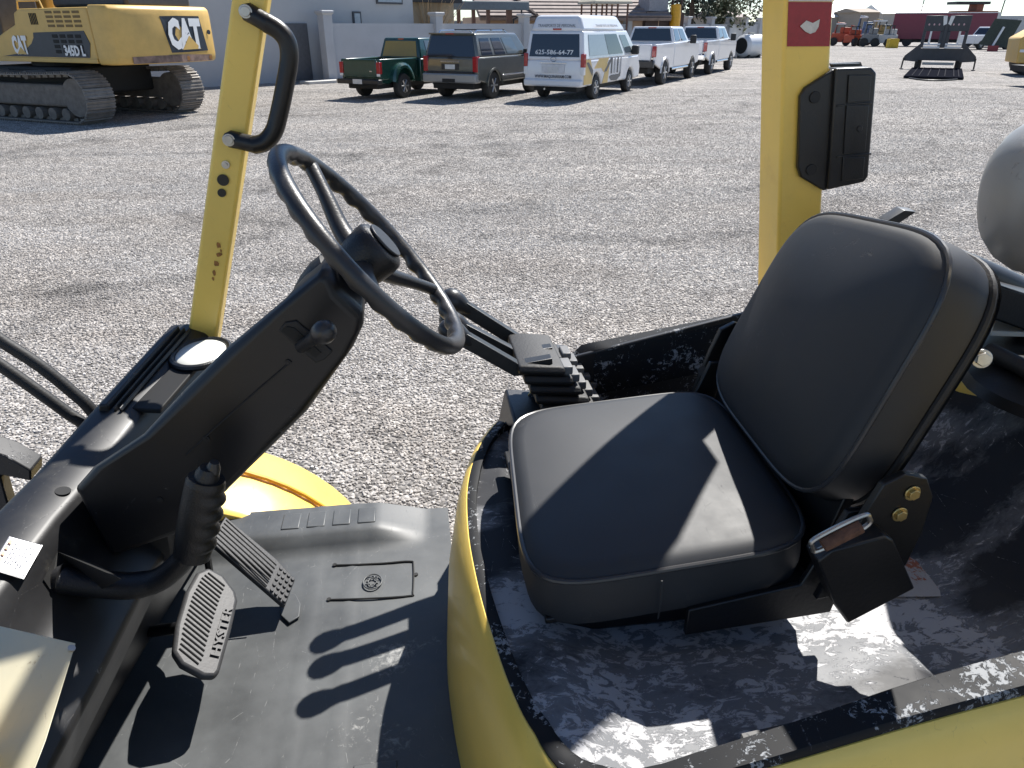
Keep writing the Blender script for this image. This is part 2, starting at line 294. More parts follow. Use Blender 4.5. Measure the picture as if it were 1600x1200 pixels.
# ================================================================== forklift
YAW = R(8); FP0 = Vector((.216, .94, 0))
FK = empty('forklift', FP0, YAW)
tag(FK, 'worn yellow and black forklift truck with black vinyl seat and open operator station', 'forklift')
_A = Vector((math.cos(YAW), math.sin(YAW), 0)); _B = Vector((-math.sin(YAW), math.cos(YAW), 0))
def _loc(p): q = p-FP0; return Vector((q.dot(_A), q.dot(_B), p.z))
def L(u, v, a=None, b=None, z=None):
    """forklift-frame point (a rearward, b across, z up) of photograph pixel u, v on a chosen plane of the machine"""
    r = (u-800)/FPX; up = (600-v)/FPX
    d = Vector((r, math.cos(PITCH)+up*math.sin(PITCH), -math.sin(PITCH)+up*math.cos(PITCH)))
    C = Vector((0, 0, CAMH)); c = _loc(C)
    if z is not None: k = (z-CAMH)/d.z
    elif b is not None: k = (b-c.y)/d.dot(_B)
    else: k = (a-c.x)/d.dot(_A)
    return _loc(C+d*k)
V = Vector
def part(mb, name, m, parent=None, **k): return mb.build(name, m, parent or FK, **k)
def bolt(c, axis, r, m, parent=None, h=.006, n=6, name='bolt'):
    mb = MB().cyl(c, axis, r, h, n); mb.cyl(c, axis, r*1.35, h*.35, 18); return part(mb, name, m, parent, bevel=.0008)

# ---- overhead guard -------------------------------------------------------
def post(name, near0, near1, wa, wb, z0, z1):
    """leaning box post: near-face front edge passes near0 -> near1"""
    d = (near1-near0)/(near1.z-near0.z)
    p0 = near0+d*(z0-near0.z); p1 = near0+d*(z1-near0.z)
    ring = lambda p: [p, p+V((wa, 0, 0)), p+V((wa, wb, 0)), p+V((0, wb, 0))]
    return part(MB().rings([ring(p0), ring(p1)]), name, YEL, bevel=.007, seg=3)
f0, f1 = L(297, 490, b=.57), L(361, 0, b=.57)
fl = post('front_guard_post', f0, f1, .062, .05, 1.25, 2.62)
r0, r1 = L(1213, 450, b=.58), L(1226, 0, b=.58)
rl = post('rear_guard_post', r0, r1, .103, .10, 1.15, 2.62)
CB = .09
def mirror_near(p): return V((p.x, 2*CB-p.y, p.z))
m0, m1 = mirror_near(f0), mirror_near(f1); post('front_guard_post', m0-V((0, .05, 0)), m1-V((0, .05, 0)), .062, .05, 1.25, 2.62)
m0, m1 = mirror_near(r0), mirror_near(r1); post('rear_guard_post', m0-V((.0, .10, 0)), m1-V((.0, .10, 0)), .103, .10, 1.15, 2.62)
# roof frame and bars of the guard, above the picture
rf = MB(); rf.box(-.50, .42, .57, .65, 2.60, 2.66); rf.box(-.50, .42, -.47, -.39, 2.60, 2.66); rf.box(-.56, -.50, -.47, .65, 2.60, 2.66); rf.box(.42, .48, -.47, .65, 2.60, 2.66)
part(rf, 'guard_roof_frame', YEL, bevel=.008)
for s_ in (0, 1):  # unseen plates added behind the rear posts to widen their shadow on the seat
    rd_ = (r1-r0)/(r1.z-r0.z); bq = .60 if s_ else -.44; f_ = lambda x, z: V((r0.x+rd_.x*(z-r0.z)+.103+x, bq, z))
    part(MB().prism([f_(-.004, 2.02), f_(.09, 2.16), f_(.13, 2.40), f_(.13, 2.60), f_(-.004, 2.60)], (0, .02, 0)), 'post_shadow_plate', YEL, bevel=.003)
for k in range(6):
    x = -.40+.145*k; part(MB().box(x, x+.018, -.39, .57, 2.605, 2.655), 'guard_roof_bar', YEL)
# screws, holes, tape on the posts
fd = (f1-f0)/(f1.z-f0.z)
for (u, v, r, m) in ((353, 257, .0075, STEEL), (349, 281, .011, STEELB), (347, 301, .008, STEELB)):
    p = L(u, v, b=.57); o = MB().cyl(p+V((0, -.0015, 0)), (0, -1, 0), r, .002, 20)
    if m is STEEL: o.cyl(p+V((0, -.003, 0)), (0, -1, 0), r*.55, .003, 6)
    part(o, 'screw' if m is STEEL else 'bolt_hole', m, fl)
rustmark = MB()
for (u, v, w_, h_) in ((341, 383, 7, 9), (342, 398, 9, 8), (338, 412, 7, 9), (335, 426, 5, 8), (345, 392, 3, 5), (333, 436, 3, 6)):
    c = L(u, v, b=.5688); s = .0013
    n = 9; rustmark.add([c]+[c+V((math.cos(2*math.pi*k/n)*w_*s*random.uniform(.35, .75), 0, math.sin(2*math.pi*k/n)*h_*s*random.uniform(.35, .75))) for k in range(n)], [(0, 1+k, 1+(k+1) % n) for k in range(n)])
part(rustmark, 'rust_mark', mk('rust_brown', (.33, .15, .04), .8, var=.5, vs=90), fl)
REDT = mk('red_reflective_tape', (.30, .012, .022), .22, var=.12, vs=120, bump=.05, bs=300); WTAPE = mk('white_reflective_tape', (.6, .58, .55), .25, var=.15, vs=100)
def tape(v0a, v0b, v1a, v1b, m, nm):
    d = .0015; pa, pb = L(1232, v0a, b=.58-d), L(1306, v0b, b=.58-d); qa, qb = L(1227, v1a, b=.58-d), L(1300, v1b, b=.58-d)
    rd = (r1-r0)/(r1.z-r0.z); zt = (pa.z+pb.z)/2; zb = (qa.z+qb.z)/2
    f = lambda x, z, y: V((r0.x+rd.x*(z-r0.z)+x, y, z))
    mb = MB().add([f(.007, zb, .58-d), f(.0985, zb, .58-d), f(.0985, zt, .58-d), f(.007, zt, .58-d)], [(0, 1, 2, 3)])
    return part(mb, nm, m, rl)
tp = tape(4, 2, 75, 70, REDT, 'red_tape'); tape(-60, -62, 3, 1, WTAPE, 'white_tape')
ch = MB(); pts = [(1250, 41), (1260, 32), (1270, 36), (1281, 30), (1279, 42), (1274, 50), (1266, 53), (1258, 49)]
ch.add([L(u, v, b=.576) for u, v in pts], [tuple(range(len(pts)))]); part(ch, 'tape_chip', WTAPE, rl)
# grab handle on the front post
hp = [L(u, v, b=.545) for u, v in ((417, 36), (436, 48), (449, 66), (452, 92), (446, 130), (436, 178), (428, 205), (414, 222), (396, 227))]
GH = part(MB().tube(spline(hp, 5), .0165, 14), 'grab_handle', STEELB, smooth=True)
for (u0, v0, u1, v1) in ((386, 18, 424, 40), (360, 217, 402, 227)):
    a_, b_ = L(u0, v0, b=.557), L(u1, v1, b=.552)
    part(MB().tube([a_-(b_-a_)*.18, a_, a_+(b_-a_)*.5, b_], [.010, .0155, .016, .0175], 14, flat=.95).box(0, 0, 0, 0, 0, 0) if False else MB().tube([a_-(b_-a_)*.22, a_, (a_+b_)/2, b_], [.008, .016, .0155, .0165], 14), 'handle_lug', STEELB, GH, smooth=True)
    bolt(a_+V((0, -.015, 0)), (0, -1, 0), .0085, STEEL, GH, .004, 16)
# rear lamp housing on the rear post
LP = mk('lamp_black_plastic', (.016, .016, .017), .34, var=.2, vs=20, bump=.12, bs=300, rv=.06)
pl = [L(u, v, b=.566) for u, v in ((1251, 150), (1259, 137), (1303, 108), (1312, 112), (1293, 297), (1287, 298), (1252, 277), (1247, 262))]
LB = part(MB().prism(pl, (0, .012, 0)), 'lamp_bracket', LP, bevel=.003)
# housing: slab whose face looks at the camera side, tilted back along its right edge
bx = [L(u, v, b=.556) for u, v in ((1306, 107), (1362, 105), (1370, 114), (1357, 276), (1350, 285), (1293, 297))]
part(MB().prism(bx, (.012, .075, 0)), 'lamp_housing', LP, bevel=.004, seg=3)
for vv0, vv1 in ((117, 158), (164, 238), (245, 280)):
    q = [L(u, v, b=.5545) for u, v in ((1326-(vv0-117)*.07, vv0), (1361-(vv0-117)*.08, vv0), (1361-(vv1-117)*.08, vv1-1), (1326-(vv1-117)*.07, vv1+3))]
    part(MB().prism(q, (0, -.0022, 0)), 'lamp_panel', LP, LB, bevel=.0012)
for vv in (161, 241):
    q = [L(u, v, b=.5535) for u, v in ((1308, vv+3), (1362, vv-2), (1362, vv+1), (1308, vv+6))]
    part(MB().prism(q, (0, .004, 0)), 'lamp_rib', LP, LB, bevel=.001)
c = L(1343, 201, b=.552); part(MB().cyl(c, (0, -1, 0), .006, .002, 16), 'lamp_button', LP, LB, bevel=.0008)
for (u, v) in ((1273, 152), (1267, 265)):
    c = L(u, v, b=.5655); part(MB().cyl(c, (0, -1, 0), .0115, .003, 24), 'rubber_plug', RUB, LB, bevel=.001)
for k in (0, 1):
    q = [L(u, v, b=.60+.05*k) for u, v in ((1300, 100-k), (1345, 99-2*k), (1348, 104), (1303, 106))]
    part(MB().prism(q, (0, .012, 0)), 'lamp_sheet', LP, LB)

# ---- steering wheel ---------------------------------------------------------
wc = L(585, 392, b=CB); wn = V((.766, 0, .643)).normalized(); e1 = V((.643, 0, -.766)).normalized(); e2 = V((0, 1, 0))
WR = .172
SW = bpy.data.objects.new('steering_wheel', None); SW.empty_display_size = .1; col.objects.link(SW); SW.parent = FK
GRIP = mk('steering_rim_plastic', (.024, .024, .026), .37, var=.2, vs=20, bump=.1, bs=260)
mb = MB(); rings = []; n = 240
for i in range(n):
    ph = 2*math.pi*i/n; rad = e1*math.cos(ph)+e2*math.sin(ph); ring = []
    for k in range(16):
        th = 2*math.pi*k/16; r = .0122
        und = max(0, -math.sin(th)*.75-math.cos(th)*.45)         # under / inner side carries finger waves
        r += .0026*und*math.cos(ph*30)
        ring.append(wc+rad*(WR+r*math.cos(th))+wn*(r*math.sin(th)))
    rings.append(ring)
rings.append(rings[0]); part(mb.rings(rings, cap=False), 'rim', GRIP, SW, smooth=True)
for ph in (40, 143, -88):
    rad = e1*math.cos(R(ph))+e2*math.sin(R(ph))
    p = [wc+rad*.02-wn*.022, wc+rad*.06-wn*.020, wc+rad*.11-wn*.010, wc+rad*.15-wn*.003, wc+rad*.170]
    part(MB().tube(spline(p, 4), [.0165-.0055*min(1, i/9) for i in range(17)], 12, flat=.85), 'spoke', GRIP, SW, smooth=True)
hub = MB(); rs = [(-.062, .030), (-.045, .034), (-.02, .038), (.002, .040), (.013, .039), (.019, .034), (.0205, .026), (.0225, .024), (.0235, .0)]
hub.rings([[wc+wn*(h-.002)+(e1*math.cos(2*math.pi*k/28)+e2*math.sin(2*math.pi*k/28))*max(r, .0005) for k in range(28)] for h, r in rs]); part(hub, 'hub', BLKP, SW, smooth=True)
cap = MB(); cap.cyl(wc+wn*.0195, wn, .0285, .004, 28); part(cap, 'horn_button', GRIP, SW, bevel=.0015)

# ---- steering column shroud ---------------------------------------------------
b0, b1 = .012, .150
prof = [(-.446, 1.690), (-.452, 1.712), (-.463, 1.718), (-.518, 1.677), (-.60, 1.615), (-.668, 1.555), (-.740, 1.486), (-.815, 1.440), (-.85, 1.405), (-.83, 1.28), (-.73, 1.31), (-.64, 1.385), (-.562, 1.457), (-.51, 1.507), (-.440, 1.598), (-.420, 1.635), (-.418, 1.655)]
def shroud_row(b, inset):
    out = []
    cx = sum(p[0] for p in prof)/len(prof); cz = sum(p[1] for p in prof)/len(prof)
    for (x, z) in prof:
        d = V((cx-x, cz-z)); d.normalize(); dip = max(0, b-.05)*.42*min(1, max(0, (-.46-x)/.1)) if prof.index((x, z)) < 9 else -max(0, b-.03)*.10; out.append(V((x+d.x*inset, b, z+d.y*inset-dip)))
    return out
sh = MB().rings([shroud_row(b0, .012), shroud_row(b0+.012, 0), shroud_row(b1-.02, 0), shroud_row(b1, .02)])
COL = part(sh, 'column_shroud', worn('column_plastic', (.007, .007, .0085), (.07, .07, .07), .14, 11, .40, scratch=.25), bevel=.006, seg=3)
axd = wn
neck = MB(); base = wc-wn*.060
neck.rings([[base-axd*h+(e1*math.cos(2*math.pi*k/28)+e2*math.sin(2*math.pi*k/28))*r for k in range(28)] for h, r in ((-.010, .030), (.0, .046), (.018, .047), (.03, .043), (.05, .04))]); part(neck, 'column_neck', RUB, smooth=True)
collar = MB(); collar.rings([[base-axd*h+(e1*math.cos(2*math.pi*k/32)+e2*math.sin(2*math.pi*k/32))*r for k in range(32)] for h, r in ((.012, .044), (.009, .046), (.02, .047), (.04, .044), (.06, .038))], cap=False); part(collar, 'column_collar', BLKP, smooth=True)
seam = [L(u, v, b=.0105) for u, v in ((455, 565), (400, 612), (340, 665), (290, 712))]
part(MB().tube(seam, .0012, 6), 'shroud_seam', RUB, COL)
def ringscrew(u, v, par, b=.0115, r=.0055):
    c = L(u, v, b=b); part(MB().cyl(c, (0, -1, 0), r, .0016, 14).cyl(c, (0, -1, 0), r*.5, .0022, 6), 'screw', RUB, par)
ringscrew(322, 686, COL); ringscrew(450, 566, COL, r=.004); ringscrew(250, 780, COL, r=.004)
# selector slot and lever on the shroud side
q = [L(u, v, b=.0118) for u, v in ((446, 503), (463, 500), (520, 548), (508, 560), (494, 566), (436, 516))]
part(MB().prism(q, (0, -.003, 0)), 'selector_plate', RUB, COL, bevel=.0012)
q = [L(u, v, b=.0085) for u, v in ((448, 510), (460, 512), (502, 551), (492, 558), (440, 517))]
part(MB().prism(q, (0, -.0012, 0)), 'selector_slot', mk('slot_dark', (.004, .004, .004), .7), COL)
g0, g1 = L(470, 542, b=.01), L(506, 519, b=-.055)
SL = part(MB().tube([g0, g0+(g1-g0)*.5, g0+(g1-g0)*.8], [.0085, .0085, .010], 12), 'selector_lever', GRIP, smooth=True)
kb = MB(); dirv = (g1-g0).normalized(); u_ = dirv.orthogonal().normalized(); w2 = dirv.cross(u_)
kb.rings([[g1+dirv*x+(u_*math.cos(2*math.pi*k/16)+w2*math.sin(2*math.pi*k/16))*r for k in range(16)] for x, r in ((-.022, .009), (-.014, .0135), (0, .0155), (.010, .0135), (.0155, .008), (.018, .001))]); part(kb, 'selector_knob', GRIP, SL, smooth=True)

# ---- dash cowl -----------------------------------------------------------------
def skew(b): return .155*max(b, 0)**1.15 - .05*max(0, -b-.05)
DP = [(-1.0, .86), (-1.03, 1.0), (-1.03, 1.25), (-.985, 1.352), (-.945, 1.392), (-.915, 1.392), (-.875, 1.375), (-.862, 1.35), (-.850, 1.315), (-.835, 1.297), (-.795, 1.268), (-.778, 1.245), (-.785, 1.20), (-.83, 1.14), (-.93, 1.05), (-.96, .88)]
bs = [-.44, -.43, -.30, -.15, 0, .1, .2, .3, .4, .5, .585, .60]
rows = []
for i, b in enumerate(bs):
    ins = .012 if i in (0, len(bs)-1) else 0
    lift = .045*max(0, (b-.1)/.5)
    rows.append([V((x+skew(b)+(0 if x < -.9 else -.0), b, z+(lift if z > 1.2 else 0)-(ins if z > 1.2 else 0))) for x, z in DP])
DASH = part(MB().rings(rows), 'dash_cowl', DASHM, bevel=.012, seg=3)
def surf(u, v, off=.002):
    """point on the cowl's sloping top under a pixel"""
    lo, hi = 1.20, 1.46
    def zs(p):
        x = p.x-skew(p.y); best = DP[4][1]
        for (xa, za), (xb, zb) in zip(DP[4:11], DP[5:12]):
            if xa <= x <= xb: best = za+(zb-za)*(x-xa)/(xb-xa)
        return best+.045*max(0, (p.y-.1)/.5)
    for _ in range(40):
        z = (lo+hi)/2; p = L(u, v, z=z)
        if zs(p) > z: lo = z
        else: hi = z
    return L(u, v, z=z+off)
# raised rail with grooves along the far half, dark slab painting the tray recess's shade, white lens
for (o1, o2, hgt, m) in ((.010, .030, .012, DASHM), (.034, .040, .007, DASHM), (.043, .049, .004, DASHM)):
    rr = []
    for b in (.26, .34, .42, .50, .555):
        x = -.945+skew(b); z = 1.392+.045*((b-.1)/.5); rr.append([V((x+o1, b, z-.004)), V((x+o1+.003, b, z+hgt)), V((x+o2-.003, b, z+hgt)), V((x+o2, b, z-.004))])
    part(MB().rings(rr), 'cowl_rail', m, DASH, bevel=.003)
tray = [(-.893, .28), (-.840, .27), (-.83, .47), (-.878, .47)]
part(MB().prism([V((x+skew(b)+.0, b, 1.373+.045*((b-.1)/.5))) for x, b in tray], (0, 0, .009)), 'tray_shade', mk('slot_dark', (.004, .004, .004), .7), DASH, bevel=.002)
lens = MB(); lc = V((-.845+skew(.47), .47, 1.378+.045*.74)); lens.rings([[lc+V((math.cos(2*math.pi*k/28)*r*.75, math.sin(2*math.pi*k/28)*r, h)) for k in range(28)] for r, h in ((.064, -.005), (.064, .004), (.058, .008), (.03, .011), (.001, .012))]); part(lens, 'instrument_lens', mk('milky_lens', (.62, .62, .56), .35, var=.06), DASH, smooth=True)
ringm = MB(); ringm.tube([lc+V((math.cos(2*math.pi*k/36)*.070*.76, math.sin(2*math.pi*k/36)*.070, .003)) for k in range(37)], .007, 8); part(ringm, 'instrument_bezel', BLKP, DASH, smooth=True)
# hole, label, brake slot, data plate
c = surf(98, 767, .001); part(MB().cyl(c-V((0, 0, .001)), (.25, 0, 1), .0105, .0016, 24), 'cowl_hole', mk('slot_dark', (.004, .004, .004), .7), DASH)
def label_mat():
    m = mk('printed_label', (.62, .62, .62), .4, var=.05); t = m.node_tree; b = t.nodes['Principled BSDF']; return m
lab = [surf(u, v, .009) for u, v in ((15, 838), (67, 852), (37, 905), (-16, 889))]
LAB = part(MB().add(lab, [(0, 1, 2, 3)]), 'warning_label', label_mat(), DASH)
ink = mk('label_ink', (.12, .12, .16), .5); ink2 = mk('label_ink_orange', (.55, .27, .12), .5)
def lq(s, t, off=.0025): return (lab[0]*(1-s)*(1-t)+lab[1]*s*(1-t)+lab[2]*s*t+lab[3]*(1-s)*t)+V((.0003, 0, off))
lines = MB()
for k in range(7):
    s = .28+.09*k; e = random.uniform(.62, .9); t = .1
    while t < e:
        w_ = random.uniform(.05, .13); lines.add([lq(s, t), lq(s+.035, t), lq(s+.035, min(e, t+w_)), lq(s, min(e, t+w_))], [(0, 1, 2, 3)]); t += w_+.03
part(lines, 'label_print', ink, LAB)
lines = MB()
for t in (.12, .30, .48, .66): lines.add([lq(.08, t), lq(.18, t+.02), lq(.18, t+.12), lq(.08, t+.1)], [(0, 1, 2, 3)])
part(lines, 'label_symbol', ink2, LAB)
bd = MB()
for (p0, p1) in (((.03, .04), (.97, .04)), ((.97, .04), (.97, .96)), ((.97, .96), (.03, .96)), ((.03, .96), (.03, .04))):
    bd.tube([lq(*p0), lq(*p1)], .0005, 4)
part(bd, 'label_border', ink, LAB)
sl = [surf(u, v, .0015) for u, v in ((68, 905), (90, 862), (150, 880), (190, 905), (150, 925), (78, 920))]
part(MB().add(sl, [tuple(range(6))]), 'brake_slot', mk('slot_dark', (.004, .004, .004), .7), DASH)
PLT = worn('yellowed_plate', (.50, .46, .33), (.30, .24, .15), .42, 9, .4, scratch=.3)
pq = [V((-.862, -.06, 1.352)), V((-.785, -.06, 1.278)), V((-.795, -.40, 1.278)), V((-.872, -.40, 1.352))]
pq = [surf(u, v, .006) for u, v in ((-40, 972), (117, 1008), (70, 1160), (45, 1225), (-160, 1225))]
DPL = part(MB().prism(pq, (.002, 0, .003)), 'data_plate', PLT, bevel=.001)
c = surf(111, 1014, .0095); part(MB().cyl(c, (.5, 0, .8), .004, .002, 14), 'rivet', STEEL, DPL)
pr = MB()
for k in range(9):
    p = pq[0]+(pq[4]-pq[0])*(.62+.035*k)
    pr.tube([p+V((.03, 0, -.018)), p+V((.045+.012*random.random(), 0, -.03))], .0005, 4)
# box bump under the column, at the cowl's rear
bb = [V((-.86, .06, 1.36)), V((-.745, .06, 1.285)), V((-.750, .06, 1.225)), V((-.86, .06, 1.19))]
part(MB().prism(bb, (0, .26, 0)), 'cowl_box', DASHM, bevel=.014, seg=3)
part(MB().prism([V((-.96, .18, 1.30)), V((-.92, .18, 1.30)), V((-.96, .18, .90)), V((-1.0, .18, .88))], (0, .40, 0)), 'fire_wall', STEELB)

# ---- parking brake lever ---------------------------------------------------------
hb = -.075
pth = [L(u, v, b=hb) for u, v in ((96, 905), (150, 912), (205, 915), (250, 905), (285, 875), (303, 845))]
PB = part(MB().tube(spline(pth, 5), [.021]*13+[.020]*13, 14, flat=.8), 'parking_brake_lever', BLKP, smooth=True)
g0, g1 = L(300, 868, b=hb), L(323, 746, b=hb)
gr = MB(); ax = (g1-g0); ln = ax.length; ax.normalize(); side = V((0, 1, 0)); fr = side.cross(ax); rings = []
for i in range(41):
    t = i/40; r = .0235+.002*math.sin(t*3.1)
    if t > .95: r *= .93
    ring = []
    for k in range(20):
        th = 2*math.pi*k/20; rr = r
        if math.cos(th) > .1 and .12 < t < .9: rr += .0032*math.cos(t*5.2*2*math.pi)*math.cos(th)
        ring.append(g0+ax*ln*t+(-fr*math.cos(th)*1.05*(-1)+side*math.sin(th)*.9)*rr)
    rings.append(ring)
part(gr.rings(rings), 'grip', BLKP, PB, smooth=True)
p = g1; part(MB().tube([p-ax*.004, p+ax*.008, p+ax*.016], [.0165, .015, .011], 14), 'grip_top', BLKP, PB, smooth=True)
part(MB().tube([p+fr*.006, p+ax*.018+fr*.006, p+ax*.026+fr*.006], [.009, .009, .006], 12), 'release_button', GRIP, PB, smooth=True)
part(MB().tube([L(70, 905, b=hb), L(98, 905, b=hb)], [.008, .022], 14), 'lever_boot', RUB, PB, smooth=True)

# ---- pedals --------------------------------------------------------------------------
PEDM = mk('pedal_rubber', (.035, .035, .037), .55, var=.25, vs=30, bump=.1, bs=200)
pc = [L(325, 884, z=1.035), L(370, 935, z=.985), L(338, 1056, z=.965), L(275, 1022, z=1.0)]
cx = sum(pc, V())/4; ex = ((pc[1]-pc[0])+(pc[2]-pc[3])).normalized(); ey = ((pc[0]-pc[3])+(pc[1]-pc[2])); ey = (ey-ex*ey.dot(ex)).normalized(); ez = ex.cross(ey)
if ez.z < 0: ez = -ez
out = [L(u, v, z=z) for u, v, z in ((328, 882, 1.037), (350, 897, 1.015), (368, 925, .99), (372, 938, .985), (362, 985, .976), (346, 1045, .967), (338, 1056, .964), (318, 1056, .972), (282, 1040, .99), (268, 1022, 1.0), (275, 975, 1.018), (290, 925, 1.03), (308, 893, 1.038))]
flat = [cx+ex*(p-cx).dot(ex)+ey*(p-cx).dot(ey) for p in out]
BP = part(MB().prism([p-ez*.018 for p in flat], ez*.018), 'brake_pedal', PEDM, bevel=.007, seg=3)
for k in range(19):
    t = .10+.80*k/18
    def edge(t, s):  # inside point between left and right outline at height t
        ys = [(p-cx).dot(ey) for p in flat]; y = min(ys)+(max(ys)-min(ys))*t; xs = []
        for i in range(len(flat)):
            pa, pb = flat[i]-cx, flat[(i+1) % len(flat)]-cx; ya, yb = pa.dot(ey), pb.dot(ey)
            if (ya-y)*(yb-y) <= 0 and abs(yb-ya) > 1e-6:
                q_ = (y-ya)/(yb-ya); xs.append(pa.dot(ex)+(pb.dot(ex)-pa.dot(ex))*q_)
        lo_, hi_ = min(xs), max(xs); return cx+ex*(lo_+(hi_-lo_)*s)+ey*y
    a_, b_ = edge(t, .14), edge(t, .62)
    if (b_-a_).length > .015: part(MB().tube([a_+ez*.0005, b_+ez*.0005], .0018, 6), 'pedal_groove', mk('slot_dark', (.004, .004, .004), .7), BP)
tx = edge(.5, .83); tdir = (edge(.85, .80)-edge(.15, .80)).normalized()
text('pedal_lettering', 'HYSTER', .108, .017, frame(tx+ez*.0005, tdir, -ex+tdir*0), PEDM, BP, .0032)
arm = [cx-ez*.02, cx-ez*.06-ex*.03, V((-.86, cx.y+.06, .93)), V((-.93, cx.y+.09, .90))]
part(MB().tube(spline(arm, 4), .012, 10), 'pedal_arm', STEELB, BP, smooth=True)
# accelerator
a0, a1, a2, a3 = L(352, 806, z=1.03), L(462, 905, z=.905), L(446, 947, z=.897), L(328, 845, z=1.03)
AX = (a1-a0).normalized(); an = (a1-a0).cross(a3-a0).normalized()
if an.z < 0: an = -an
AC = part(MB().prism([p-an*.012 for p in (a0, a0+(a1-a0)*.72+(a1-a2)*.10, a1, a2, a3)], an*.012), 'accelerator_pedal', PEDM, bevel=.003)
for k in range(7):
    s = .1+.8*k/6; p = a0+(a3-a0)*s; q = p+(a1-a0)*.74
    part(MB().tube([p+AX*.006+an*.0003, q+an*.0003], .0017, 6), 'pedal_groove', mk('slot_dark', (.004, .004, .004), .7), AC)
for i in range(4):
    for j in range(5):
        c = a0+(a1-a0)*(.80+.055*i)+(a3+(a2-a3)*(.80+.055*i)-a0-(a1-a0)*(.80+.055*i))*(.1+.2*j)
        part(MB().cyl(c-an*.001, an, .0042, .0045, 12), 'pedal_stud', PEDM, AC, bevel=.0008)
part(MB().tube([a3+an*-.02, V((a3.x-.02, a3.y, .88))], .008, 8), 'accelerator_rod', STEELB, AC)

# ---- floor ---------------------------------------------------------------------------
MATM = worn('grey_rubber_mat', (.070, .074, .076), (.30, .30, .29), .08, 7, .50, patches=(((-.42, .02, .86), .15, .24), ((-.46, .16, .86), .09, .28), ((-.38, .20, .86), .09, .18)), scratch=.35, soft=.25)
def mat_grid():
    mb = MB(); na, nb = 50, 60
    for j in range(nb+1):
        for i in range(na+1):
            a = -1.0+(.70)*i/na; b = -.46+1.11*j/nb; z = .855
            
            e = min(1, max(0, (b-.50)/.05)); ramp = .035*e*e*(3-2*e)*min(1, max(0, (-.36-a)/.12)); z += ramp
            z += .0022*mnoise.noise(V((a*9, b*9, 0)))
            for xr in (-.70, -.62, -.54, -.46): z += .0016*math.exp(-((a-xr)/.004)**2)
            mb.v.append((a, b, z))
    mb.f = [(j*(na+1)+i, j*(na+1)+i+1, (j+1)*(na+1)+i+1, (j+1)*(na+1)+i) for j in range(nb) for i in range(na)]
    return mb
FM = part(mat_grid(), 'floor_mat', MATM, smooth=True)
part(MB().box(-1.08, -.30, -.48, .62, .80, .838), 'floor_plate', STEELB); part(MB().box(-1.06, -1.02, -.44, .58, .55, 1.0), 'front_bulkhead', STEELB)
part(MB().box(-.86, -.34, -.50, -.465, .70, .845), 'step_edge', YEL, bevel=.006)
# hatch cut, emblem, embossed pads, tab
def fl_(u, v, off=.0025): return L(u, v, z=.8575+off)
cut = [fl_(u, v, .0) for u, v in ((523, 883), (560, 882), (600, 880), (640, 877), (646, 884), (645, 925), (640, 931), (580, 935), (514, 937))]
part(MB().tube(spline(cut, 4), .0022, 6), 'mat_cut', mk('slot_dark', (.004, .004, .004), .7), FM)
for (u, v) in ((523, 883), (514, 937), (650, 898)): part(MB().cyl(fl_(u, v, -.001), (0, 0, 1), .005, .0025, 14), 'mat_hole', mk('slot_dark', (.004, .004, .004), .7), FM)
c = fl_(582, 908)
em = MB(); em.tube([c+V((math.cos(2*math.pi*k/24)*.021, math.sin(2*math.pi*k/24)*.024, -.001)) for k in range(25)], .0018, 6)
em.tube([c+V((math.cos(2*math.pi*k/16)*.010, math.sin(2*math.pi*k/16)*.011, -.001)) for k in range(17)], .0016, 6)
for k in range(10): em.tube([c+V((math.cos(.63*k)*.011, math.sin(.63*k)*.012, 0)), c+V((math.cos(.63*k)*.0145, math.sin(.63*k)*.016, 0))], .0018, 6)
part(em, 'mat_emblem', MATM, FM, smooth=True)
for k in range(4):
    x = -.715+.062*k; part(MB().box(x, x+.045, .565, .628, .885, .8925), 'mat_pad', MATM, FM, bevel=.003)
for k in range(4):
    x = -.79+.095*k; part(MB().box(x, x+.075, -.17, -.07, .853, .8585), 'mat_pad', MATM, FM, bevel=.002)
q = [fl_(u, v, .001) for u, v in ((440, 925), (462, 930), (470, 945), (468, 965), (452, 975), (438, 962))]
part(MB().prism(q, (0, 0, .004)), 'mat_tab', MATM, FM, bevel=.0015)
# yellow fender over the front drive wheel
fd_ = MB(); rr = []
for i in range(25):
    th = R(8+150*i/24); a = -1.06+.53*math.cos(th)*1.03; z = .42+.525*math.sin(th)
    rr.append([V((a, .625, z)), V((a, .64, z+.010)), V((a, .93, z+.006)), V((a, .955, z-.010)), V((a, .955, z-.035)), V((a, .625, z-.03))])
FE = part(fd_.rings(rr), 'fender', YEL, bevel=.004)
tr = [V((-1.06+.535*math.cos(R(th))*1.03, .80, .434+.527*math.sin(R(th)))) for th in range(12, 150, 6)]
part(MB().tube(tr, .006, 8), 'fender_trim', mk('orange_yellow_trim', (.70, .36, .03), .4), FE, smooth=True)
ty = MB(); ty.rings([[V((-1.06+r*math.cos(2*math.pi*k/40), y, .40+r*math.sin(2*math.pi*k/40))) for k in range(40)] for y, r in ((.63, .30), (.63, .38), (.66, .40), (.90, .40), (.93, .38), (.93, .26), (.90, .22))]); part(ty, 'drive_wheel', RUB, smooth=True)

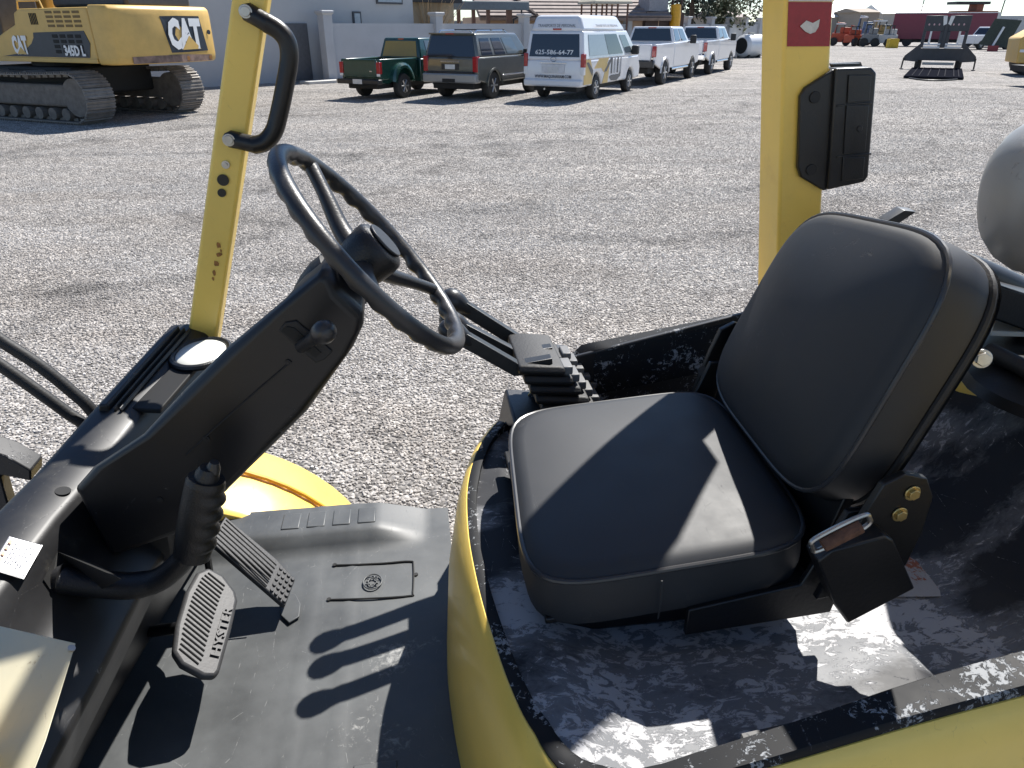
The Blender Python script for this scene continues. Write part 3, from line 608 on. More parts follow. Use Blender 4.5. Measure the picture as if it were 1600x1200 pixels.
# ---- hood, side walls and bulkhead --------------------------------------------------------
front = [(.02, .605), (-.12, .58), (-.19, .50), (-.246, .39), (-.280, .26), (-.292, .12), (-.290, 0), (-.280, -.12), (-.264, -.24), (-.243, -.32), (-.20, -.395), (-.09, -.428), (.25, -.415), (.55, -.41), (.9, -.42)]
def ztop(a, b):
    if b > .5: return 1.175+.14*min(1, max(0, (a+.15)/.16))+.15*max(0, a)
    if b < -.33: return 1.205+.14*(a+.22)
    return 1.197+.012*max(0, (-.1-b)/.25)
path = [(.9, .615), (.55, .61), (.30, .61)]+front
path = spline([V((a, b, 0)) for a, b in path], 5)
rows = []
for p in path:
    t = ztop(p.x, p.y); c_ = V((.35, .10, 0)); d = (p-c_); d.z = 0; d.normalize()
    side = min(1, max(0, (p.x+.05)/.25)); low = .86-.25*side
    rows.append([V((p.x, p.y, t))-d*.022, V((p.x, p.y, t))-d*.010, V((p.x, p.y, t-.010)), V((p.x, p.y, t-.05))+d*.012, V((p.x, p.y, (t+low)/2))+d*.030, V((p.x, p.y, low))+d*.040])
part(MB().rings(rows, cap=False, closed=False), 'hood_shell', YEL, smooth=True)
# black rim running round the hood
rows = []
for p in path:
    t = ztop(p.x, p.y); c_ = V((.35, .10, 0)); d = (p-c_); d.z = 0; d.normalize()
    fr_ = min(1, max(0, (p.x+.30)/.22)) if p.y < .3 else (1 if p.x > .0 else .1); wd = .010+.036*fr_; hh = .001+.012*fr_
    q = V((p.x, p.y, t))-d*.012
    rows.append([q+V((0, 0, -.008)), q+V((0, 0, hh*.6)), q-d*.004+V((0, 0, hh)), q-d*wd+V((0, 0, hh)), q-d*(wd+.005)+V((0, 0, hh*.5)), q-d*(wd+.008)+V((0, 0, -.10))])
part(MB().rings(rows, cap=False, closed=False), 'hood_rim', RIMM, smooth=True)
# hood top (basin) with the fold beside the seat, curving up to the bulkhead
mb = MB(); na, nb = 70, 50
def afront(b):
    for (a0_, b0_), (a1_, b1_) in zip(front[1:11], front[2:12]):
        if b1_ <= b <= b0_: return a0_+(a1_-a0_)*(b0_-b)/(b0_-b1_)
    return -.12
for j in range(nb+1):
    b = -.41+.99*j/nb
    for i in range(na+1):
        a = afront(b)+.02+(.80-afront(b)-.02)*i/na
        z = 1.135
        z += .052*min(1, max(0, (-.07-a)/.12))                                    # raised front edge
        s = (a-.50-.06*math.sin((b-.1)*2))/.26; s = min(1, max(0, s)); z += .24*s*s
        e = max(0, (-.345-b)/.06); z += .045*min(1, e)**2; e = max(0, (b-.51)/.06); z += .05*min(1, e)**2
        e = (b+.155-.0*(a))/.012; z += .010*(1/(1+math.exp(min(30, max(-30, e))))) if a < .37 else 0
        z += .002*mnoise.noise(V((a*6, b*6, 2)))
        mb.v.append((a, b, z))
mb.f = [(j*(na+1)+i, j*(na+1)+i+1, (j+1)*(na+1)+i+1, (j+1)*(na+1)+i) for j in range(nb) for i in range(na)]
HT = part(mb, 'hood_top', HOODM, smooth=True)
# far inner side wall and rear bulkhead
part(MB().prism([V((-.02, .553, 1.10)), V((.9, .553, 1.10)), V((.9, .553, 1.44)), V((.44, .553, 1.412)), (V((.0, .553, 1.318)))], (0, .012, 0)), 'side_wall', WALLM, bevel=.003)
part(MB().prism([V((.02, -.362, 1.05)), V((.9, -.362, 1.05)), V((.9, -.362, 1.335)), (V((.02, -.362, 1.215)))], (0, .008, 0)), 'side_wall', WALLM)
rows = []
for b in [-.40+.98*k/24 for k in range(25)]:
    bow = .10*((b-.09)/.5)**2
    rows.append([V((a-bow, b, z)) for a, z in ((.60, 1.06), (.70, 1.14), (.735, 1.20), (.755, 1.28), (.77, 1.36), (.78, 1.385), (.80, 1.392), (.92, 1.394))])
part(MB().rings(rows, cap=False, closed=False), 'bulkhead', BULKM, smooth=True)
part(MB().box(.75, 1.45, -.44, .64, .55, 1.375), 'counterweight', YEL, bevel=.05, seg=4)
part(MB().box(.80, 1.42, -.40, .60, 1.37, 1.40), 'rear_deck', STEELB, bevel=.01)
q = [L(u, v, z=1.425) for u, v in ((1556, 492), (1640, 492), (1650, 520), (1549, 517))]
RP = part(MB().prism(q, (0, 0, -.012)), 'deck_plate', mk('pale_grey_paint', (.55, .55, .52), .4), bevel=.002)
c = L(1592, 499, z=1.4265); part(MB().cyl(c, (0, 0, 1), .011, .003, 18), 'washer', STEEL, RP)
tb = [L(u, v, z=1.44) for u, v in ((1545, 548), (1600, 575), (1680, 625))]
part(MB().tube(tb, .016, 12), 'deck_pipe', RUB, smooth=True)
tb = [L(u, v, b=.42) for u, v in ((1370, 345), (1450, 372), (1530, 402), (1640, 452), (1720, 490))]
part(MB().tube(spline([p-V((0, 0, .03)) for p in tb], 4), .030, 16), 'tank_cradle', mk('grey_black_steel', (.05, .052, .055), .38, var=.3, vs=15), smooth=True)
q = [L(u, v, b=.46) for u, v in ((1384, 347), (1414, 329), (1432, 331), (1403, 350))]
part(MB().prism(q, (.0, .03, .002)), 'strap_end', mk('grey_black_steel', (.05, .052, .055), .38, var=.3, vs=15), bevel=.001)
q = [L(u, v, b=.30) for u, v in ((1500, 425), (1600, 458), (1680, 480), (1680, 545), (1500, 480))]
part(MB().prism(q, (0, .12, 0)), 'cradle_plate', STEELB, bevel=.004)
dm = MB(); dc = V((.80, .12, 1.39)); dm.rings([[dc+V((math.cos(2*math.pi*k/24)*r*.9, math.sin(2*math.pi*k/24)*r, h)) for k in range(24)] for r, h in ((.15, .0), (.14, .018), (.10, .032), (.03, .036), (.001, .036))]); part(dm, 'filler_cover', STEELB, smooth=True)
part(MB().add([V((x, y, 1.1385)) for x, y in ((.34, -.04), (.42, -.09), (.50, -.10), (.53, -.05), (.50, .03), (.42, .06), (.36, .03))], [tuple(range(7))]), 'bare_patch', PATCH, HT)

# ---- seat --------------------------------------------------------------------------------
def pad(c4, thick, bulge, rc=.16, n=96, flare=.012, puff=.010, pw=2.6):
    """upholstered pad on corner points c4 (uv 00,10,11,01); returns mesh and its edge ring"""
    c4 = [V(p) for p in c4]; nrm = (c4[1]-c4[0]).cross(c4[3]-c4[0]).normalized()
    def at(u, v): return c4[0]*(1-u)*(1-v)+c4[1]*u*(1-v)+c4[2]*u*v+c4[3]*(1-u)*v
    out = []
    for k in range(n):
        th = 2*math.pi*k/n; c_, s_ = math.cos(th), math.sin(th); p = 2/(.34 if rc < .2 else .42)
        r = (abs(c_)**p+abs(s_)**p)**(-1/p); out.append((r*c_, r*s_))
    R_ = []
    def ring(sc, h, grow=0.):
        return [at(.5+.5*x*sc*(1+grow), .5+.5*y*sc*(1+grow))+nrm*h for x, y in out]
    R_.append(ring(.93, -thick)); R_.append(ring(.99, -thick+.006)); R_.append(ring(1+flare, -thick*.55)); R_.append(ring(1.0, -.010)); edge = ring(1.0, 0); R_.append(edge)
    for sc in (.985, .965, .93, .88, .80, .70, .58, .44, .28, .12): R_.append(ring(sc, puff*min(1, (1-sc)*18)+bulge*(1-sc**pw)))
    mb = MB().rings(R_); return mb, edge, nrm
cn = [V((-.222, -.168, 1.304)), V((.222, -.152, 1.325)), V((.250, .345, 1.325)), V((-.182, .328, 1.306))]
mb, edge, nr = pad(cn, .088, .015, rc=.16)
CU = part(mb, 'seat_cushion', VINYL, smooth=True)
part(MB().tube(edge+[edge[0]], .0042, 8), 'piping', mk('vinyl_piping', (.03, .03, .032), .3), CU, smooth=True)
part(MB().tube([V((-.03, -.1725, 1.305)), V((-.03, -.1775, 1.27)), V((-.028, -.170, 1.232))], .0014, 6), 'side_seam', VINYL, CU)
# uv 0,0 = near bottom .. the face looks forward
bk = [V((.238, .348, 1.345)), V((.205, -.135, 1.360)), V((.322, -.155, 1.770)), V((.392, .352, 1.695))]
mb, edge, nr2 = pad(bk, .075, .030, rc=.3, pw=2.2)
BK = part(mb, 'seat_backrest', VINYL, smooth=True)
part(MB().tube(edge+[edge[0]], .004, 8), 'piping', mk('vinyl_piping', (.03, .03, .032), .3), BK, smooth=True)
sh = [p-nr2*.077 for p in bk]; cc = sum(sh, V())/4; mb, edge, _ = pad([cc+(p-cc)*.985 for p in sh], .02, -.004, rc=.3, puff=0)
part(mb, 'back_shell', BLKP, BK, smooth=True); part(MB().tube(edge+[edge[0]], .0055, 8), 'shell_welt', RUB, BK, smooth=True)
part(MB().prism([V((-.16, -.10, 1.145)), V((.19, -.10, 1.145)), V((.19, -.10, 1.235)), V((-.17, -.10, 1.225))], (0, .40, 0)), 'seat_base', STEELB, bevel=.006)
part(MB().prism([V((-.19, -.15, 1.222)), V((.22, -.15, 1.240)), V((.22, -.15, 1.250)), V((-.19, -.15, 1.232))], (0, .46, 0)), 'seat_pan', STEELB, bevel=.002)
for b in (-.165, .335):
    part(MB().prism([V((.02, b, 1.185)), V((.25, b, 1.20)), V((.275, b, 1.39)), V((.235, b, 1.39)), V((.19, b, 1.262)), V((.02, b, 1.235))], (0, .010, 0)), 'seat_side_frame', STEELB, bevel=.002)
part(MB().prism([V((.215, -.12, 1.16)), V((.235, -.12, 1.16)), V((.285, -.12, 1.42)), V((.268, -.12, 1.42))], (0, .44, 0)), 'back_frame_panel', STEELB, bevel=.003)
for b in (-.185, .365):
    hg = [V((.205, b, 1.25)), V((.245, b, 1.40)), V((.262, b, 1.448)), V((.29, b, 1.462)), V((.325, b, 1.452)), V((.343, b, 1.42)), V((.344, b, 1.36)), V((.335, b, 1.30)), V((.305, b, 1.262))]
    H = part(MB().prism(hg, (0, .012, 0)), 'hinge_plate', STEELB, bevel=.002)
    if b < 0:
        for (u, v) in ((1425, 770), (1405, 803)): bolt(L(u, v, b=b-.0005), (0, -1, 0), .0085, GOLD, H, .007)
    part(MB().tube([V((.30, b+.006, 1.40)), V((.30, CB, 1.39))], .010, 8), 'hinge_tube', STEELB, H)
q = [L(u, v, b=-.215) for u, v in ((1278, 878), (1300, 860), (1385, 838), (1397, 845), (1430, 920), (1325, 975), (1305, 945))]
RT = part(MB().prism(q, (0, .035, 0)), 'belt_retractor', STEELB, bevel=.003)
p0, p1 = L(1285, 852, b=-.22), L(1345, 822, b=-.22)
part(MB().tube([p0, p1], .0095, 12), 'belt_webbing_roll', RUST, RT, bevel=.001)
lp = MB(); d = (p1-p0).normalized(); nn = V((0, -1, 0)).cross(d)
ov = [p0-d*.012, p0-d*.006-nn*.012, p1+d*.006-nn*.012, p1+d*.016, p1+d*.006+nn*.010, p0-d*.004+nn*.010]; lp.tube([x+V((0, .006, 0)) for x in spline(ov+[ov[0]], 5)], .0035, 8); part(lp, 'belt_loop', STEEL, RT, smooth=True)
for b, u, v in ((.365, 1113, 608),):
    c = V((.235, .375, 1.345)); part(MB().tube([c, c+V((.04, 0, .02)), c+V((.09, 0, .0))], [.012, .017, .012], 12), 'hinge_cover', BLKP, smooth=True)
    part(MB().cyl(c+V((.0, -.012, .012)), (-.5, -.6, .5), .011, .004, 16), 'hinge_cap', RUB)
part(MB().cyl(V((-.165, -.165, 1.139)), (0, 0, 1), .010, .004, 16), 'hood_fastener', STEELB, HT)
bolt(L(1533, 560, b=.05), (-.3, -.9, .2), .012, STEEL, BK, .012)

# ---- hydraulic levers and boots ----------------------------------------------------------
LVM = mk('lever_black_steel', (.020, .021, .022), .38, var=.35, vs=30)
def bar(pts, wd, th, nm, m, parent=None):
    """flat bar following points (in an a-z plane), width across b"""
    rows = []
    for i, p in enumerate(pts):
        t = (pts[min(i+1, len(pts)-1)]-pts[max(i-1, 0)]).normalized(); up = V((0, 1, 0)).cross(t); up = up if up.z > 0 else -up
        rows.append([p+V((0, -wd/2, 0))-up*th/2, p+V((0, wd/2, 0))-up*th/2, p+V((0, wd/2, 0))+up*th/2, p+V((0, -wd/2, 0))+up*th/2])
    return part(MB().rings(rows), nm, m, parent, bevel=.0015)
for b, px in ((.46, ((722, 527), (806, 575), (862, 566))), (.54, ((722, 512), (806, 556), (862, 549))), (.62, ((722, 478), (828, 545), (886, 552)))):
    pts = [L(u, v, b=b) for u, v in px]
    LV = bar(pts, .026, .030, 'hydraulic_lever', LVM)
    k = pts[0]+(pts[0]-pts[1]).normalized()*.012; dirv = (pts[0]-pts[1]).normalized(); u_ = V((0, 1, 0)); w2 = dirv.cross(u_)
    part(MB().rings([[k+dirv*x+(u_*math.cos(2*math.pi*j/18)+w2*math.sin(2*math.pi*j/18))*r for j in range(18)] for x, r in ((-.04, .012), (-.02, .017), (0, .0245), (.018, .026), (.032, .021), (.041, .010), (.043, .001))]), 'lever_knob', GRIP, LV, smooth=True)
for k in range(6):
    c = L(808+9*k, 572+15.5*k, b=.455); ln = .100+.006*k
    rows = []
    for s, r in ((0, .75), (.006, 1), (ln-.01, 1), (ln, .8)):
        rows.append([c+V((s, yy*1., -s*.10+zz*r)) for yy, zz in ((-.02, -.011), (-.028, 0), (-.02, .011), (.16, .011), (.165, 0), (.16, -.011))])
    part(MB().rings(rows), 'boot_pleat', RUB, bevel=.003)
    e = c+V((ln-.004, -.02+.012*k, -ln*.10))
    part(MB().box(e.x, e.x+.022, e.y, e.y+.05, e.z-.009, e.z+.010), 'boot_clip', mk('grey_clip_plastic', (.14, .14, .14), .5, var=.2), bevel=.003)
    e = e+V((.012, .065, .004)); part(MB().box(e.x, e.x+.020, e.y, e.y+.045, e.z-.008, e.z+.008), 'boot_clip', mk('grey_clip_plastic', (.14, .14, .14), .5, var=.2), bevel=.003)
part(MB().prism([V((-.17, .44, 1.12)), V((.03, .44, 1.12)), V((.01, .44, 1.20)), V((-.15, .44, 1.22))], (0, .17, 0)), 'lever_console', STEELB, bevel=.006)

# ---- hoses and mast piece at the front --------------------------------------------------------
for pts in (((-60, 490), (0, 531), (60, 570), (110, 610), (142, 640), (175, 690)), ((-60, 530), (0, 570), (60, 612), (105, 645), (135, 668), (165, 720))):
    part(MB().tube(spline([L(u, v, b=.50) for u, v in pts], 6), .0125, 12), 'hydraulic_hose', RUB, smooth=True)
MSM = worn('mast_paint', (.018, .018, .02), (.22, .22, .22), .3, 12, .5)
part(MB().prism([L(u, v, b=.30) for u, v in ((-60, 690), (8, 712), (48, 735), (48, 752), (0, 742), (-60, 735))], (0, .05, 0)), 'mast_bracket', MSM, bevel=.003)
part(MB().prism([L(u, v, b=.32) for u, v in ((-60, 735), (0, 745), (16, 800), (10, 830), (-60, 850))], (0, .03, 0)), 'mast_rail', MSM, bevel=.003)

# ---- gas cylinder carried on the rear deck ---------------------------------------------------------
def Wd(p): return FP0+_A*p.x+_B*p.y+V((0, 0, p.z))
tc_ = L(1578, 312, b=.30)
GT = empty('gas_cylinder', Wd(V((tc_.x, tc_.y, 1.56))), YAW)
tag(GT, 'scuffed grey aluminium gas cylinder lying behind the seat', 'gas cylinder')
ax = V((.93, -.35, .08)).normalized(); u_ = V((0, 0, 1)); u_ = (u_-ax*u_.dot(ax)).normalized(); w2 = ax.cross(u_); o0 = V((-.02, 0, .155))
prf = [(-.02, .001), (-.018, .05), (-.008, .090), (.012, .118), (.04, .138), (.060, .143), (.063, .1475), (.072, .1475), (.075, .144), (.62, .144), (.66, .13), (.70, .11), (.71, .001)]
MB().rings([[o0+ax*x+(u_*math.cos(2*math.pi*k/48)+w2*math.sin(2*math.pi*k/48))*r for k in range(48)] for x, r in prf]).build('shell', ALU, GT, smooth=True)
c = o0+ax*.3; MB().tube([c+(u_*math.cos(2*math.pi*k/40)+w2*math.sin(2*math.pi*k/40))*.149 for k in range(41)], .006, 8).build('strap', STEEL, GT, smooth=True)
MB().box(.18, .22, -.05, .05, .0, .04).build('foot', STEELB, GT, bevel=.004)

# ================================================================== the yard behind
TYRE = mk('tyre_rubber', (.030, .029, .028), .8, var=.25, vs=20); RIM = mk('alloy_rim', (.50, .50, .50), .35, .8, var=.1)
DARK = mk('dark_underbody', (.012, .012, .012), .7); TINT = glass('tinted_glass', (.008, .010, .018), .05); CLEAR = glass('window_glass', (.10, .13, .15), .06)
REDL = mk('red_tail_lamp', (.35, .01, .015), .15, var=.1, coat=.5); CHROME = mk('chrome', (.7, .7, .7), .15, 1., var=.05); PLATE = mk('number_plate', (.6, .6, .58), .4, var=.1)
WHT = mk('white_car_paint', (.72, .72, .73), .25, var=.02, coat=.6); BLKT = mk('black_trim', (.02, .02, .02), .5)
def quadpatch(c4, s0, s1, t0, t1, off, n=1):
    c4 = [V(p) for p in c4]; nr = (c4[1]-c4[0]).cross(c4[3]-c4[0]).normalized()
    at = lambda s, t: c4[0]*(1-s)*(1-t)+c4[1]*s*(1-t)+c4[2]*s*t+c4[3]*(1-s)*t+nr*off
    return [at(s0, t0), at(s1, t0), at(s1, t1), at(s0, t1)], nr
def pane(c4, s0, s1, t0, t1, name, m, root, th=.008):
    q, nr = quadpatch(c4, s0, s1, t0, t1, .002); return MB().prism(q, nr*th).build(name, m, root, bevel=.004)
def wheel(root, x, y, r, wd, rimr):
    sgn = 1 if y > 0 else -1; mb = MB()
    mb.rings([[V((x+rr*math.cos(2*math.pi*k/28), yy, r+rr*math.sin(2*math.pi*k/28))) for k in range(28)] for yy, rr in ((y-sgn*wd/2, rimr), (y-sgn*wd/2, r*.95), (y-sgn*wd*.35, r), (y+sgn*wd*.35, r), (y+sgn*wd/2, r*.95), (y+sgn*wd/2, rimr))])
    w_ = mb.build('wheel', TYRE, root, smooth=True)
    mb = MB(); yo = y+sgn*wd*.44
    mb.rings([[V((x+rr*math.cos(2*math.pi*k/28), yy, r+rr*math.sin(2*math.pi*k/28))) for k in range(28)] for yy, rr in ((yo+sgn*.012, rimr*1.0), (yo+sgn*.014, rimr*.9), (yo-sgn*.05, rimr*.86), (yo-sgn*.05, .03))], cap=False)
    for k in range(6):
        a = 2*math.pi*k/6; d = V((math.cos(a), 0, math.sin(a))); mb.tube([V((x, yo+sgn*.004, r))+d*.02, V((x, yo+sgn*.008, r))+d*rimr*.92], rimr*.13, 6)
    mb.cyl((x, yo-sgn*.01, r), (0, sgn, 0), rimr*.25, .03, 12)
    mb.build('rim', RIM, w_)
def arch(x, r, z0, n=10): return [(x+r*math.cos(math.pi*k/n), max(z0, .36+r*math.sin(math.pi*k/n))) for k in range(n+1)]
def lower(root, pts, W, m, name='body', bev=.05):
    mb = MB().prism([V((x, -W, z)) for x, z in pts], (0, 2*W, 0)); return mb.build(name, m, root, bevel=bev, seg=3)
def cabin(root, xb0, xb1, Wb, zb, xt0, xt1, Wt, zt, m, name='cab', bev=.06):
    b = [V((xb0, -Wb, zb)), V((xb1, -Wb, zb)), V((xb1, Wb, zb)), V((xb0, Wb, zb))]; t = [V((xt0, -Wt, zt)), V((xt1, -Wt, zt)), V((xt1, Wt, zt)), V((xt0, Wt, zt))]
    MB().rings([b, t]).build(name, m, root, bevel=bev, seg=3)
    return dict(right=[b[0], b[1], t[1], t[0]], rear=[b[3], b[0], t[0], t[3]], left=[b[2], b[3], t[3], t[2]], front=[b[1], b[2], t[2], t[1]])
def place(name, px, heading, track, label, cat, group=None):
    p = wz(*px); a = R(90-heading); r = empty(name, (0, 0, 0), a)
    off = Matrix.Rotation(a, 3, 'Z') @ V((0, -track/2-.1, 0)); r.location = V((p.x, p.y, 0))-off; tag(r, label, cat, group); return r
def bx(root, name, m, x0, x1, y0, y1, z0, z1, bev=.01): return MB().box(x0, x1, y0, y1, z0, z1).build(name, m, root, bevel=bev)
HEAD = 27
# ---- green pickup with flared rear wings
GRN = mk('green_car_paint', (.010, .050, .038), .25, var=.08, coat=.7)
g = place('pickup_truck', (634, 153), HEAD, 1.45, 'dark green pickup with short flared cargo bed and amber rear window', 'pickup truck')
W = .82; a1 = arch(0, .40, .42); a2 = arch(2.95, .40, .42)
lower(g, [(-1.05, .45), (-.42, .42)]+a1[::-1][1:-1]+[(.42, .42), (.95, .42), (.95, 1.00), (-1.05, 1.00)], .60, GRN, 'cargo_bed', .02)
bx(g, 'bed_floor', DARK, -1.0, .9, -.56, .56, 1.0, 1.006)
for s in (-1, 1): bx(g, 'bed_wall', GRN, -1.05, .92, s*.66-.06, s*.66+.06, .55, 1.12, .03)
tg = bx(g, 'tailgate', GRN, -1.10, -1.04, -.60, .60, .62, 1.12, .02); bx(tg, 'badge', CHROME, -1.108, -1.099, -.44, -.36, .78, .81, .002)
for s in (-1, 1):
    rows = []
    for k in range(13):
        th = math.pi*k/12; rows.append([V((.52*math.cos(th)*1.15, s*.62, .50+.52*math.sin(th))), V((.50*math.cos(th)*1.15, s*.80, .50+.50*math.sin(th))), V((.46*math.cos(th)*1.1, s*.86, .48+.45*math.sin(th))), V((.42*math.cos(th), s*.86, .45+.40*math.sin(th)))])
    MB().rings(rows, cap=False, closed=False).build('wing', GRN, g, smooth=True)
    l_ = bx(g, 'tail_lamp', REDL, -1.11, -1.0, s*.68-.07, s*.68+.07, .72, 1.04, .015); bx(l_, 'reverse_lamp', WHITE, -1.116, -1.10, s*.68-.06, s*.68+.06, .66, .73, .006)
    wheel(g, 0, s*.72, .35, .22, .2); wheel(g, 2.95, s*.72, .35, .22, .2)
lower(g, [(.96, .42), (2.53, .42)]+a2[::-1][1:-1]+[(3.37, .42), (3.75, .45), (3.8, .75), (3.6, .95), (2.5, 1.08), (.96, 1.08)], W, GRN)
c = cabin(g, .97, 2.45, .80, 1.06, 1.12, 1.95, .66, 1.66, GRN)
AMB = glass('amber_rear_glass', (.36, .24, .03), .12)
pane(c['rear'], .08, .92, .12, .84, 'rear_window', AMB, g); pane(c['right'], .30, .92, .12, .86, 'side_window', CLEAR, g); pane(c['left'], .08, .7, .12, .86, 'side_window', CLEAR, g); pane(c['front'], .06, .94, .08, .9, 'windscreen', CLEAR, g)
bx(g, 'brake_lamp', REDL, 1.10, 1.14, -.10, .10, 1.60, 1.64, .004)
bp = bx(g, 'rear_bumper', BLKT, -1.25, -1.06, -.78, .78, .44, .58, .03); bx(bp, 'number_plate', PLATE, -1.262, -1.25, -.17, .17, .45, .58, .004)
bx(g, 'bumper_end', CHROME, -1.245, -1.10, .56, .80, .455, .575, .02); bx(g, 'chassis', DARK, -1.0, 3.6, -.55, .55, .30, .46, .02)
# ---- grey SUV
SIL = mk('grey_green_car_paint', (.115, .120, .108), .25, .3, var=.05, coat=.6)
g = place('sport_utility_vehicle', (772, 154), HEAD, 1.62, 'boxy dark silver SUV with black rear glass and roof rails', 'SUV')
W = .94; a1 = arch(0, .44, .45); a2 = arch(2.78, .44, .45)
lower(g, [(-1.0, .55), (-.46, .45)]+a1[::-1][1:-1]+[(.46, .45), (2.32, .45)]+a2[::-1][1:-1]+[(3.24, .45), (3.7, .5), (3.72, .95), (3.55, 1.10), (2.45, 1.18), (-.98, 1.18), (-1.02, .9)], W, SIL)
c = cabin(g, -.97, 2.45, .92, 1.16, -.86, 1.75, .76, 1.80, SIL)
pane(c['rear'], .05, .95, .04, .90, 'rear_window', TINT, g)
for s0, s1 in ((.07, .27), (.32, .52), (.56, .80)): pane(c['right'], s0, s1, .10, .80, 'side_window', TINT if s0 < .5 else CLEAR, g)
for s0, s1 in ((.73, .93), (.48, .68), (.2, .44)): pane(c['left'], s0, s1, .10, .80, 'side_window', TINT, g)
pane(c['front'], .05, .95, .05, .93, 'windscreen', CLEAR, g)
rs_ = bx(g, 'roof_spoiler', SIL, -.97, -.70, -.74, .74, 1.77, 1.815, .015); bx(rs_, 'brake_lamp', REDL, -.985, -.965, -.14, .14, 1.775, 1.80, .003)
for s in (-1, 1):
    MB().tube([V((-.6, s*.62, 1.80)), V((-.5, s*.62, 1.87)), V((1.2, s*.62, 1.87)), V((1.4, s*.62, 1.80))], .018, 8).build('roof_rail', CHROME, g)
    bx(g, 'tail_lamp', REDL, -1.03, -.86, s*.85-.075, s*.85+.09, .78, 1.20, .02)
    wheel(g, 0, s*.79, .38, .25, .235); wheel(g, 2.78, s*.79, .38, .25, .235)
    rows = []
    for x in (0, 2.78):
        rr = [[V((x+.50*math.cos(math.pi*k/12), s*.93, .38+.50*math.sin(math.pi*k/12))), V((x+.50*math.cos(math.pi*k/12), s*.975, .38+.49*math.sin(math.pi*k/12))), V((x+.43*math.cos(math.pi*k/12), s*.97, .38+.43*math.sin(math.pi*k/12)))] for k in range(13)]
        MB().rings(rr, cap=False, closed=False).build('wheel_flare', SIL, g, smooth=True)
for x in (.35, 1.15): bx(g, 'roof_bar', BLKT, x, x+.05, -.66, .66, 1.875, 1.905)
hs = bx(g, 'tailgate_strip', CHROME, -1.04, -1.015, -.32, .32, 1.035, 1.075, .004); bx(g, 'plate_recess', BLKT, -1.032, -1.015, -.30, .30, .84, 1.0, .01); bx(g, 'number_plate', PLATE, -1.042, -1.03, -.17, .17, .85, .98, .004)
bx(g, 'rear_bumper', mk('silver_bumper', (.30, .30, .29), .4, .3, var=.06), -1.14, -.80, -.93, .93, .48, .74, .05); bx(g, 'tow_recess', DARK, -1.15, -1.12, -.22, .22, .50, .60, .01)
bx(g, 'bumper_shelf', BLKT, -1.10, -.95, -.80, .80, .735, .79, .02); bx(g, 'chassis', DARK, -.9, 3.5, -.7, .7, .30, .50, .02); bx(g, 'side_strip', CHROME, .5, 2.3, -.955, -.94, .62, .66, .004)
bx(g, 'door_mirror', BLKT, 1.95, 2.1, -1.12, -.92, 1.16, 1.34, .03); bx(g, 'tailgate_emblem', BLKT, -1.03, -1.01, -.07, .07, 1.12, 1.17, .01)
# ---- white passenger van
g = place('passenger_van', (932, 155), HEAD, 1.70, 'tall white passenger van with phone number on its rear glass', 'van')
W = .94; a1 = arch(0, .40, .40); a2 = arch(3.11, .40, .40)
lower(g, [(-1.14, .46), (-.42, .40)]+a1[::-1][1:-1]+[(.42, .40), (2.69, .40)]+a2[::-1][1:-1]+[(3.53, .40), (4.05, .42), (4.10, .75), (3.85, 1.12), (-1.12, 1.12), (-1.16, .8)], W, WHT, bev=.06)
c = cabin(g, -1.13, 3.86, .935, 1.10, -1.02, 2.75, .84, 1.86, WHT, 'cab', .05)
cabin(g, -1.02, 2.70, .845, 1.84, -.90, 2.15, .68, 2.27, WHT, 'high_roof', .10)
rw = pane(c['rear'], .07, .93, .12, .90, 'rear_window', TINT, g)
VG = glass('van_side_glass', (.22, .25, .29), .08)
pane(c['right'], .09, .42, .14, .88, 'side_window', VG, g); pane(c['right'], .425, .70, .14, .88, 'side_window', TINT, g); pane(c['right'], .75, .90, .14, .84, 'side_window', CLEAR, g)
pane(c['left'], .1, .9, .14, .88, 'side_window', VG, g); pane(c['front'], .06, .94, .05, .95, 'windscreen', CLEAR, g)
q, nr = quadpatch(c['rear'], .5, .51, .28, .29, .012); INKG = mk('grey_ink', (.22, .22, .23), .5); INKD = mk('dark_ink', (.05, .05, .055), .5)
fx = (q[1]-q[0]); fy = (q[3]-q[0])
text('phone_number', '625-586-64-77', 1.20, .125, frame(q[0], fx, fy), WHITE, rw)
text('lettering', 'TRANSPORTE DE PERSONAL', 1.18, .085, frame(V((-.978, 0, 2.0)), (0, -1, 0), (.28, 0, 1)), INKG, g)
text('lettering', 'WWW.MAQUINARIAM.COM', 1.16, .10, frame(V((-1.180, 0, .665)), (0, -1, 0), (.0, 0, 1)), INKD, g)
text('lettering', 'TRANSPORTE DE PERSONAL', 1.9, .07, frame(V((.9, -.832, 2.0)), (1, 0, 0), (0, .38, 1)), INKG, g)
bx(g, 'brake_lamp', REDL, -1.02, -.985, -.16, .10, 1.885, 1.93, .005)
for s in (-1, 1):
    l_ = bx(g, 'tail_lamp', REDL, -1.165, -1.0, s*.90-.065, s*.90+.055, .92, 1.28, .02); bx(l_, 'reverse_lamp', WHITE, -1.17, -1.02, s*.90-.06, s*.90+.052, .72, .93, .012)
    wheel(g, 0, s*.81, .34, .21, .20); wheel(g, 3.11, s*.81, .34, .21, .20)
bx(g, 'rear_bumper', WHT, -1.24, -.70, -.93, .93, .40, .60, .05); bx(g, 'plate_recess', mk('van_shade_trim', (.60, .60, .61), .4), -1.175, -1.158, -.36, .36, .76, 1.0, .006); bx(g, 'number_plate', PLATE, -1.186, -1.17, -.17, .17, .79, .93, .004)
bx(g, 'tailgate_strip', CHROME, -1.178, -1.155, -.42, .42, 1.02, 1.04, .003)
MB().tube([V((-1.17, .09*math.cos(2*math.pi*k/20), 1.13+.06*math.sin(2*math.pi*k/20))) for k in range(21)], .010, 6).build('emblem', CHROME, g)
